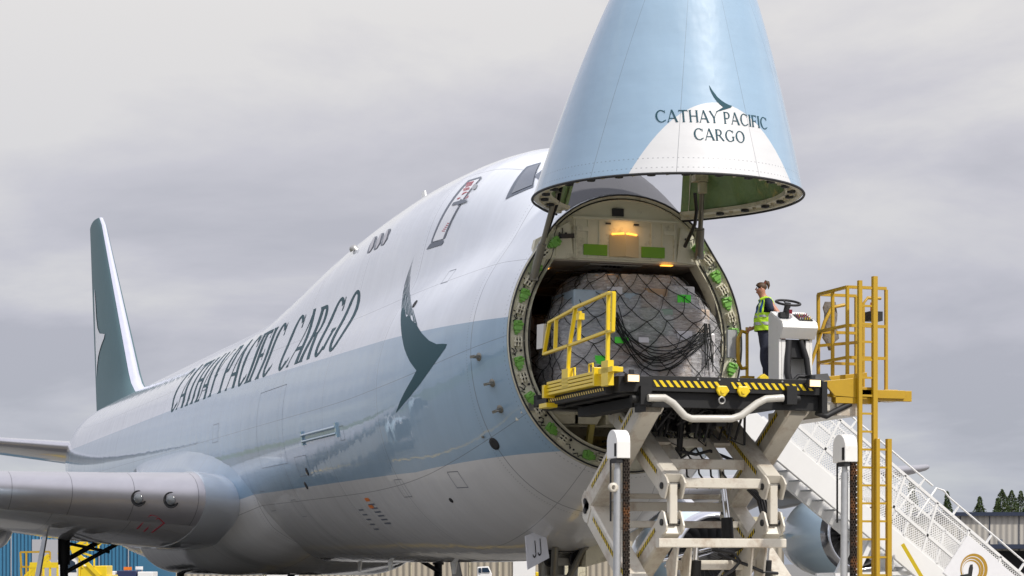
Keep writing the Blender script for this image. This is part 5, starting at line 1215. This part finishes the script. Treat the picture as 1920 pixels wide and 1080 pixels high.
# vest shell
def torso(z, off=0, a=0):
    zz = [(.93, .150, .172, .01), (1.02, .150, .172, .01), (1.12, .150, .172, .02), (1.25, .142, .178, .01), (1.36, .125, .172, .0), (1.43, .098, .15, -.005), (1.475, .075, .105, .0)]
    for (z0, a0, b0, c0_), (z1, a1, b1, c1_) in zip(zz, zz[1:]):
        if z <= z1: 
            f = max(0, (z-z0)/(z1-z0)); return pp(c0_+(c1_-c0_)*f+math.cos(a)*(a0+(a1-a0)*f+off), math.sin(a)*(b0+(b1-b0)*f+off), z)
    return pp(zz[-1][3]+math.cos(a)*zz[-1][1], math.sin(a)*zz[-1][2], z)
def band(name, z0, z1, a0, a1, m_, off, par, nz=10, na=30):
    q = MB(); rows = [[torso(z0+(z1-z0)*j/nz, off+.006*math.sin(7*(a0+(a1-a0)*i/na)+z0*9+j*.9), a0+(a1-a0)*i/na) for i in range(na+1)] for j in range(nz+1)]
    q.add([p for r_ in rows for p in r_], [(j*(na+1)+i, j*(na+1)+i+1, (j+1)*(na+1)+i+1, (j+1)*(na+1)+i) for j in range(nz) for i in range(na)], True); return q.build(name, m_, par)
vs_ = band('safety_vest', .955, 1.24, 0, 2*math.pi, vest, .012, per, na=48)
for s in (1, -1):
    band('vest_panel', 1.24, 1.47, s*.25, s*1.12, vblue, .014, vs_); band('vest_panel', 1.24, 1.47, s*2.0, s*math.pi, vest, .013, vs_)
    band('vest_edge', 1.22, 1.47, s*1.08, s*1.26, vest, .018, vs_, na=6); band('vest_edge', 1.22, 1.45, s*.55, s*.80, vest, .018, vs_, na=6); band('reflective_tape', 1.22, 1.44, s*.63, s*.72, refl, .022, vs_, na=4)
    q = MB(); q.tube([pp(.09, s*.09, 1.455), pp(.02, s*.125, 1.485), pp(-.06, s*.12, 1.46)], .028, 8); q.build('vest_strap', vest, vs_)
band('reflective_tape', 1.04, 1.09, 0, 2*math.pi, refl, .018, vs_, nz=2, na=48); band('reflective_tape', 1.165, 1.20, 0, 2*math.pi, refl, .018, vs_, nz=2, na=48)

# ================================================================ PASSENGER STAIRS (port door)
sta = empty('boarding_stairs', (8.2, -8.0, 0), 'white mobile boarding stairs with mesh sides climbing to the far side of the aircraft', 'boarding stairs')
SX0, SX1 = 7.75, 8.80
def sy(z): return -(4.75+(4.55-z)*1.335)       # stringer line: y for height z
slope = Vector((0, -1.335, -1)).normalized(); un = Vector((0, -1, 1.335)).normalized()
def sp(x, t, h): return Vector((x, -4.1, 5.20))+slope*t+un*h   # t down the flight, h above it
LEN = 8.3
for x in (SX0, SX1):
    q = MB(); q.beam(sp(x, -.2, -.22), sp(x, LEN, -.22), .10, .50); q.build('stringer', M['white_tr'], sta, bevel=.01)
    q = MB()
    for h in (.40, 1.10): q.beam(sp(x, .8, h), sp(x, LEN, h), .05, .06)
    for k in range(1, 9): q.beam(sp(x, k*1.02, .0), sp(x, k*.95, 1.10), .05, .05, up=(1, 0, 0))
    q.tube([sp(x, 4.55, .55), sp(x, 4.55, 1.34), sp(x, 4.72, 1.40)]+[sp(x, 4.9+.6*k, 1.36) for k in range(5)], .022, 8)
    q.tube([sp(x, 1.0, 1.32), sp(x, 4.45, 1.32)], .022, 8)
    for k in range(7): q.beam(sp(x, 1.2+k*1.0, 1.10), sp(x, 1.2+k*1.0, 1.33), .03, .06, up=(1, 0, 0))
    q.build('hand_rail', M['white_tr'], sta)
    # expanded metal screen
    q = MB(); st_ = .056; t_ = -1.2; xx = x-.01
    while t_ < LEN+.2:
        for sg, dx in ((1, 0), (-1, .006)):
            a, b = (t_, 0.02), (t_+sg*1.06*.62, 1.08)
            if min(a[0], b[0]) > .8 and max(a[0], b[0]) < LEN:
                q.beam(sp(xx+dx, *a), sp(xx+dx, *b),   .004, .0115, up=un.cross(Vector((1, 0, 0))))
        t_ += st_
    q.build('mesh_screen', M['white_tr'], sta)
for k in range(24):
    c = sp((SX0+SX1)/2, .15+k*.34, -.25); MB().box((SX0+.06, c.y-.13, c.z-.015), (SX1-.06, c.y+.13, c.z+.015)).build('tread', M['galv'], sta)
q = MB()
q.box((SX0, -4.15, 5.04), (SX1, -3.35, 5.14)); q.box((SX0, -4.15, 4.85), (SX0+.08, -3.3, 5.035))
q.build('top_platform', M['white_tr'], sta)
q = MB()
for x in (SX0+.1, SX1-.1):
    q.beam((x, -7.2, 2.7), (x, -6.2, .8), .10, .10); q.beam((x, -6.2, 1.7), (x, -8.2, 1.75), .08, .08); q.beam((x, -7.9, 2.2), (x, -8.4, .8), .08, .08)
q.build('support_frame', M['white_tr'], sta)
q = MB(); q.box((SX0-.1, -11.5, .45), (SX1+.1, -4.8, .75)); q.box((SX0-.1, -6.8, .75), (SX1+.1, -5.0, 1.25)); q.build('chassis', M['white_tr'], sta, bevel=.02)
for y_ in (-5.6, -10.4):
    for x in (SX0-.12, SX1-.10): q = MB(); q.lathe((x, y_, .38), (1, 0, 0), [(0, 0), (0, .25), (.03, .36), (.2, .36), (.22, .25), (.22, 0)], 22); q.build('wheel', M['tyre'], sta)
q = MB(); a = px(1692, 1020, x=7.5); b = px(1730, 1085, x=7.3); q.beam(a, b, .05, .08); q.build('tow_bar', M['yellow'], sta)
# sign on the screen
sgm = MB(); A = px(1812, 985, x=7.70); 
T0 = 5.72; sg0 = sp(7.70, T0, .93); 
def sgp(a, b, o=0): return sp(7.70-.012-o, T0+a, -.02+b)
sgm.prism([sgp(0, .0), sgp(1.75, .0), sgp(1.75, .98), sgp(0, .98)], (.012, 0, 0)); sg = sgm.build('sign_board', mat('sign_white', (.80, .79, .80), .4), sta)
gold = mat('gold_lettering', (.42, .24, .02), .4)
q = MB()
def ringseg(cx, cy, r0, r1, ox, oy, n=30, a0=-60, a1=250):
    P0 = []; P1 = []
    for i in range(n+1):
        a = R(a0+(a1-a0)*i/n); P0.append(sgp(cx+r0*math.cos(a), cy+r0*math.sin(a), .003)); P1.append(sgp(cx+ox+r1*math.cos(a), cy+oy+r1*math.sin(a), .003))
    q.add(P0+P1, [(i, i+1, i+n+2, i+n+1) for i in range(n)])
ringseg(.55, .50, .33, .28, -.02, -.02); ringseg(.53, .47, .27, .235, -.02, -.02); ringseg(.52, .45, .22, .195, -.015, -.015)
lt, wd = write('QUANTEM', gap=.16, W=.2)
for k, g_ in enumerate(lt): q.add([sgp(.92+p[0]*.20-.0, .20+p[1]*.20, .0035+.0004*(k % 5)) for p in g_ if True], [tuple(range(len(g_)))]) if max(p[0] for p in g_)*.20+.92 < 1.74 else None
q.build('sign_lettering', gold, sg)
q = MB(); q.add([sgp(a, b, .006) for a, b in ((.42, .52), (.46, .56), (.52, .50), (.60, .34), (.70, .14), (.78, .02), (.74, .0), (.66, .04), (.55, .24), (.44, .44))], [tuple(range(10))])
q.add([sgp(a, b, .0065) for a, b in ((.52, .36), (.36, .20), (.38, .16), (.60, .24))], [(0, 1, 2, 3)]); q.add([sgp(a, b, .0065) for a, b in ((.64, .24), (.92, .20), (.92, .16), (.68, .12))], [(0, 1, 2, 3)]); q.build('sign_emblem', M['rubber'], sg)

# ================================================================ FAR BUILDINGS, VEHICLES, TREES
def ribmat(name, c, per_, dirv, dark=.8):
    m = mat(name, c, .5, var=.05, vs=.3); t = m.node_tree; b = t.nodes['Principled BSDF']
    wv_ = t.nodes.new('ShaderNodeTexWave'); wv_.bands_direction = 'X'; wv_.inputs['Scale'].default_value = 1/per_*.314*10/ math.pi*.5; wv_.wave_profile = 'SIN'
    tcn = t.nodes.new('ShaderNodeTexCoord'); mp = t.nodes.new('ShaderNodeMapping'); mp.inputs['Rotation'].default_value = (0, 0, dirv)
    t.links.new(tcn.outputs['Object'], mp.inputs[0]); t.links.new(mp.outputs[0], wv_.inputs[0])
    bp = t.nodes.new('ShaderNodeBump'); bp.inputs['Distance'].default_value = .12; t.links.new(wv_.outputs[1], bp.inputs['Height']); t.links.new(bp.outputs[0], b.inputs['Normal'])
    src = b.inputs['Base Color'].links[0].from_socket; mx_ = t.nodes.new('ShaderNodeMix'); mx_.data_type = 'RGBA'; mx_.blend_type = 'MULTIPLY'; mx_.inputs[7].default_value = (dark, dark, dark, 1)
    t.links.new(src, mx_.inputs[6]); cr_2 = t.nodes.new('ShaderNodeMath'); cr_2.operation = 'GREATER_THAN'; cr_2.inputs[1].default_value = .8; t.links.new(wv_.outputs[1], cr_2.inputs[0]); t.links.new(cr_2.outputs[0], mx_.inputs[0]); t.links.new(mx_.outputs[2], b.inputs['Base Color'])
    return m
def far(u, d, z): 
    p = CAM+FWD*d+RGT*((u-960)/FPX*d); return Vector((p.x, p.y, z))
def fbox(q, u0, u1, d0, d1, z0, z1):
    a, b, c, e_ = far(u0, d0, z0), far(u1, d0, z0), far(u1, d0, z0)+FWD*(d1-d0), far(u0, d0, z0)+FWD*(d1-d0)
    return q.prism([a, b, c, e_], (0, 0, z1-z0))
FA = -math.atan2(RGT.y, RGT.x)
def building(name, label, u0, u1, d, z, wall, roof, zr=.8, depth=40, wins=()):
    t = empty(name, far((u0+u1)/2, d+depth/2, 0), label, 'building'); q = MB(); fbox(q, u0, u1, d, d+depth, 0, z); wl = q.build('wall', wall, t)
    q = MB(); fbox(q, u0-4, u1+4, d-.7, d+depth+.7, z, z+zr*.35); fbox(q, u0-2, u1+2, d-.3, d+depth+.3, z+zr*.35, z+zr); q.build('roof', roof, t)
    for (a, b, z0, z1, m_) in wins: q = MB(); fbox(q, a, b, d-.12, d+.05, z0, z1); q.build('door' if z0 < .5 else 'window', m_, t)
    for k in range(int((u1-u0)/55)+1): q = MB(); a = u0+k*55; fbox(q, a, a+1.6, d-.08, d+.05, 0, z-.1); q.build('downpipe', roof, t)
    return t
b1_ = building('hangar', 'blue ribbed metal hangar beyond the near wing', -420, 262, 190, 7.6, ribmat('blue_rib', (.045, .19, .34), .5, FA), M['winggrey'], wins=((60, 120, 0, 4.0, M['winggrey']),))
building('warehouse', 'long beige brick and metal warehouse seen beneath the aircraft belly', 330, 1470, 178, 4.9, ribmat('beige_rib', (.42, .37, .29), .8, FA), M['cream_dk'], wins=((962, 1004, 0, 4.2, M['white_tr']), (1050, 1098, 0, 3.5, M['cream_dk']), (500, 560, 0, 3.6, M['white_tr'])))
building('depot', 'long pale ribbed depot with a dark blue roof right of the boarding stairs', 1690, 2300, 300, 8.4, ribmat('pale_rib', (.46, .43, .38), 1.3, FA), mat('navy_roof', (.02, .03, .06), .5), zr=.5, wins=((1798, 2100, 0.6, 3.6, M['dark']), (1872, 1880, 4.4, 5.2, M['trim'])))
q = MB(); fbox(q, 1790, 2300, 296, 300, 3.9, 4.5); q.build('canopy', bpy.data.materials['navy_roof'], [o for o in C.objects if o.name == 'depot'][0])
# yellow boom platform and white stair truck by the blue hangar
lift = empty('access_platform', far(90, 120, 0), 'yellow railed access steps with a raised platform by the blue hangar', 'access platform')
def F3(u, v, d=120): return CAM+FWD*d+RGT*((u-960)/FPX*d)+Vector((0, 0, (HOR-v)/FPX*d))
def Z8(u, v): return (u*.15625, 940+v*.15625)
q = MB()
for a, b in (((245, 610), (600, 605)), ((245, 610), (255, 790)), ((255, 785), (480, 790)), ((315, 600), (315, 960)), ((490, 605), (490, 900)), ((250, 790), (262, 960)), ((600, 605), (600, 700))): q.beam(F3(*Z8(*a)), F3(*Z8(*b)), .10, .10)
q.build('guard_rail', M['ochre'], lift)
q = MB()
for off in (0, 40, 90): q.beam(F3(*Z8(300+off, 900)), F3(*Z8(585+off*.2, 640+off*.9)), .12, .16)
for k in range(9): q.beam(F3(*Z8(310+k*32, 890-k*28)), F3(*Z8(400+k*24, 930-k*24)), .1, .06)
q.build('steps', M['yellow'], lift)
q = MB(); 
for a in (360, 430, 520, 600, 690): q.beam(F3(*Z8(a, 770)), F3(a*.15625, 1110), .12, .12)
q.beam(F3(*Z8(360, 765)), F3(*Z8(700, 765)), .15, .3); q.build('support_frame', M['yellow'], lift)
boom = empty('boom_lift', far(180, 135, 0), 'yellow boom lift with an open basket behind the wing landing gear', 'boom lift')
F4 = lambda u, v: F3(u, v, 135)
q = MB(); q.beam(F4(*Z8(860, 590)), F4(*Z8(1060, 540)), .35, .4); q.beam(F4(*Z8(700, 640)), F4(*Z8(1050, 460)), .18, .2); q.beam(F4(*Z8(900, 600)), F4(*Z8(1200, 900)), .2, .25); q.build('boom_arm', M['yellow'], boom)
q = MB()
for a, b in (((1045, 460), (1210, 460)), ((1045, 580), (1180, 580)), ((1045, 460), (1045, 580)), ((1210, 460), (1205, 515)), ((1130, 460), (1130, 580)), ((1180, 460), (1180, 580)), ((1045, 520), (1205, 518)), ((950, 605), (1130, 665)), ((950, 605), (950, 900)), ((1130, 665), (1130, 780)), ((990, 690), (1110, 690)), ((990, 690), (990, 800))): q.beam(F4(*Z8(*a)), F4(*Z8(*b)), .10, .12)
q.build('basket_rail', M['yellow'], boom)
q = MB(); q.prism([F4(*Z8(*p)) for p in ((960, 780), (1280, 770), (1280, 900), (960, 900))], FWD*2); q.prism([F4(u, v) for u, v in ((150, 1078), (205, 1078), (205, 1100), (150, 1100))], FWD*3); q.build('body', M['yellow'], boom, bevel=.05)
q = MB(); q.prism([F4(*Z8(*p)) for p in ((680, 700), (870, 640), (960, 680), (960, 960), (680, 960))], FWD*2.2); cab_ = q.build('cab', M['white_tr'], boom, bevel=.1)
q = MB(); q.prism([F4(*Z8(*p))-FWD*.02 for p in ((720, 730), (860, 705), (900, 730), (920, 850), (720, 850))], FWD*.02); q.build('windscreen', M['glass'], cab_)
for u in (120, 190): q = MB(); c = far(u, 134.5, .5); q.lathe(c, FWD, [(0, 0), (0, .5), (.35, .5), (.35, 0)], 20); q.build('wheel', M['tyre'], boom)
# white trailers / dollies
def trailer(u0, u1, v, label, mm, d=150, cat='trailer', nm='cargo_trailer'):
    t = empty(nm, far((u0+u1)/2, d, 0), label, cat); zt = 1.95-(v-HOR)/FPX*d
    q = MB(); fbox(q, u0, u1, d, d+2.2, .55, zt); q.build('box_body', mm, t, bevel=.04)
    q = MB(); fbox(q, u0+1, u1-1, d+.1, d+2, .4, .55)
    q.build('frame', M['rubber'], t)
    for u in (u0+5, u1-5): q = MB(); q.lathe(far(u, d-.05, .35), FWD, [(0, 0), (0, .35), (.25, .35), (.25, 0)], 16); q.build('wheel', M['tyre'], t)
trailer(183, 216, 1071, 'white box trailer in front of the blue hangar, left of the dark one', M['white_tr']); trailer(219, 255, 1070, 'dark blue curtain box trailer between white ones below the belly', mat('navy_curtain', (.02, .03, .09), .5))
trailer(258, 286, 1072, 'small white container under the shiny belly fairing', M['white_tr'], cat='container', nm='container')
for u0, u1, v0_, v1_, tx, m1, lb in ((232, 247, 1063, 1069, '', M['amber'], 'small orange and red notice board in front of the blue hangar'), (254, 268, 1062, 1068, '', M['white_tr'], 'small white notice board in front of the blue hangar')):
    t = empty('notice_board', far((u0+u1)/2, 152, 0), lb, 'sign'); q = MB(); q.prism([F3(u0, v0_, 152), F3(u1, v0_, 152), F3(u1, v1_, 152), F3(u0, v1_, 152)], FWD*.05); q.build('panel', m1, t)
    q = MB(); q.beam(F3(u0+2, v0_, 152.1), far(u0+2, 152.1, 0), .08, .08); q.beam(F3(u1-2, v0_, 152.1), far(u1-2, 152.1, 0), .08, .08); q.build('post', M['galv'], t)
# tug with a white cab
tg = empty('tow_tractor', far(908, 150, 0), 'white airport tow tractor with a glazed cab near the warehouse', 'tow tractor')
q = MB(); fbox(q, 896, 924, 150, 151.6, .4, 1.0); q.build('body', M['white_tr'], tg, bevel=.05)
q = MB(); q.prism([F3(895, 1063, 150), F3(916, 1062, 150), F3(922, 1076, 150), F3(922, 1082, 150), F3(895, 1082, 150)], FWD*1.5); cb2 = q.build('cab', M['white_tr'], tg, bevel=.05)
for a in (((904, 1064.5), (915, 1064.5), (919, 1073), (904, 1073)), ((897, 1065), (902, 1065), (902, 1075), (897, 1073))):
    q = MB(); q.prism([F3(u, v, 149.93) for u, v in a], FWD*.03); q.build('window', M['glass'], cb2)
for u in (901, 920): q = MB(); q.lathe(far(u, 149.9, .35), FWD, [(0, 0), (0, .35), (.25, .35), (.25, 0)], 16); q.build('wheel', M['tyre'], tg)
tg2 = empty('baggage_tractor', far(1020, 140, 0), 'yellow baggage tractor beneath the nose gear door', 'tractor')
q = MB(); fbox(q, 1000, 1028, 140, 141.5, .4, 1.15); q.prism([F3(1004, 1072, 140), F3(1020, 1074, 140), F3(1020, 1080, 140), F3(1004, 1080, 140)], FWD*1.2); q.build('body', M['yellow'], tg2, bevel=.05)
for u in (1004, 1024): q = MB(); q.lathe(far(u, 139.9, .35), FWD, [(0, 0), (0, .35), (.25, .35), (.25, 0)], 16); q.build('wheel', M['tyre'], tg2)
# conifers behind the depot
leafm = mat('conifer_foliage', (.075, .115, .035), .8, var=.5, vs=.5, col2=(.10, .10, .03), cs=.4, clo=.5, chi=.7); bark = mat('bark', (.08, .06, .045), .9)
def conifer(u, vt, d, wpx, label, seed, bushy=1.0):
    rnd = random.Random(seed); zt = 1.95+(HOR-vt)/FPX*d; base = far(u, d, 0); rw = wpx/2/FPX*d*3.1
    t = empty('conifer_tree', base, label, 'tree', 'conifers behind the depot')
    q = MB(); q.tube([base, base+Vector((0, 0, zt*.5)), base+Vector((0, 0, zt*.97))], [.35, .2, .03], 8); q.build('trunk', bark, t)
    q = MB(); n = 1500
    for k in range(n):
        h = .30+.70*rnd.random()**.8; z = zt*(.12+.88*h); a = rnd.uniform(0, 6.283); tier = .72+.28*math.sin(h*34+a*2+seed); rr = rw*(1-h)**.72*tier*rnd.uniform(.35, 1.08)*bushy+.12
        c = base+Vector((math.cos(a)*rr, math.sin(a)*rr, z-rr*.25)); s = rnd.uniform(.35, .75)*(.5+.6*(1-h)); o_ = Vector((math.cos(a), math.sin(a), -.35+rnd.uniform(-.4, .3))).normalized(); sd = o_.cross(Vector((0, 0, 1))).normalized(); up = sd.cross(o_)
        q.add([c-o_*s*.5-sd*s*.3, c-o_*s*.5+sd*s*.3, c+o_*s*.7+sd*s*.08*rnd.uniform(-1, 1)+up*.1*s], [(0, 1, 2)]); q.add([c-o_*s*.4-up*s*.25, c-o_*s*.4+up*s*.25, c+o_*s*.6], [(0, 1, 2)])
    q.build('crown', leafm, t)
for i, (u, vt, w_, lb) in enumerate(((1837, 931, 24, 'small dense conical conifer standing alone left of the group'), (1776, 921, 17, 'slim dark conifer seen through the stairs handrail'), (1709, 900, 22, 'conifer partly hidden behind the ladder and stair mesh'),
        (1879, 917, 26, 'leftmost tall conifer of the group above the depot roof'), (1897, 919, 26, 'middle tall conifer of the group above the depot roof'), (1914, 920, 27, 'rightmost tall conifer of the group above the depot roof'), (1870, 934, 18, 'short conifer at the left foot of the tall group'))):
    conifer(u, vt, 380+i*3, w_, lb, i+3)
# ================================================================ small things on the aircraft
ss = wst([6.0])[0]
wing_o = [o for o in jet.children if o.name == 'wing'][0]
def under(u, v):
    """lower wing skin of the starboard wing at a pixel of the photograph"""
    F_ = foil(40); k = FWD + RGT*((u-960)/FPX) + Vector((0, 0, (HOR-v)/FPX)); t = 50.
    while t < 80:
        p = CAM+k*t
        s_ = wst([max(3.0, p.y)])[0]; c = (p.x-s_[1])/s_[3]
        if 0 < c < 1:
            yy = 5*.13*(.2969*math.sqrt(c)-.126*c-.3516*c*c+.2843*c**3-.1015*c**4)*s_[4]/.13*.85*s_[3]
            if p.z > s_[2]-s_[5]*c-yy: return p
        t += .05
    return None
q = MB(); 
for a, b in (((257, 990), (283, 964)), ((270, 995), (297, 969)), ((285, 997), (308, 979)), ((283, 964), (296, 967)), ((297, 969), (308, 979))):
    A = under(*a); B = under(*b)
    if A and B: q.beam(A-Vector((0, 0, .025)), B-Vector((0, 0, .025)), .05, .012)
if q.v: q.build('jacking_marks', M['redmark'], wing_o)
for x, y_, h_ in ((14.5, .0, .30), (19.0, .3, .22), (24.0, -.2, .28)):
    q = MB(); q.prism([(x, y_-.015, 2.05), (x+.45, y_-.015, 2.05), (x+.40, y_-.015, 2.0-h_), (x+.18, y_-.015, 2.0-h_)], (0, .03, 0)); q.build('blade_antenna', M['white'], jet)
for x, y_ in ((16., .25), (30., -.2)):
    q = MB(); q.prism([(x, y_-.015, 9.9 if x < 20 else 8.75), (x+.6, y_-.015, 9.8 if x < 20 else 8.75), (x+.55, y_-.015, 10.75 if x < 20 else 9.5), (x+.3, y_-.015, 10.75 if x < 20 else 9.5)], (0, .03, 0)); q.build('blade_antenna', M['white'], jet)

# far-off belt of trees out of view, added to darken the hull's lower reflection
rnd = random.Random(11); q = MB()
for k in range(900):
    x = -160+k*.42+rnd.uniform(-1, 1); y_ = 215+rnd.uniform(-6, 6); h_ = 9+4*math.sin(k*.11)+3*math.sin(k*.37)+rnd.uniform(-1, 2)
    for j in range(6):
        a = rnd.uniform(0, 6.28); r_ = rnd.uniform(1.2, 2.6); c = Vector((x+rnd.uniform(-2, 2), y_+rnd.uniform(-2, 2), h_*rnd.uniform(.1, 1.0)))
        q.add([c+Vector((math.cos(a)*r_, math.sin(a)*r_*.4, -r_*.5)), c+Vector((-math.cos(a)*r_, r_*.4, -r_*.4)), c+Vector((0, 0, r_*.8))], [(0, 1, 2)])
tag(q.build('added_tree_belt', leafm), kind='stuff')

# access panel outlines on the starboard side
pn_ = []
def outline(x, z, w_, h_, t_=.012):
    pn_.extend([[(x, z), (x+w_, z), (x+w_, z+t_), (x, z+t_)], [(x, z+h_), (x+w_, z+h_), (x+w_, z+h_+t_), (x, z+h_+t_)], [(x, z), (x+t_, z), (x+t_, z+h_), (x, z+h_)], [(x+w_, z), (x+w_+t_, z), (x+w_+t_, z+h_), (x+w_, z+h_)]])
for x, z, w_, h_ in ((16.3, 4.0, 1.2, .45), (19.2, 3.1, .5, .4), (9.4, 3.3, .5, .35), (12.4, 4.6, .35, .3), (6.6, 3.4, .4, .3), (18.3, 4.35, 3.0, 1.9), (26.5, 5.3, .8, .5), (7.2, 7.4, .35, .25), (30., 7.0, .8, .02), (22., 3.3, .6, .5)): outline(x, z, w_, h_)
decal('access_panel_outlines', pn_, side_map, M['trim'], jet, sx=.6, sz=.15, layer=0, base=.003)
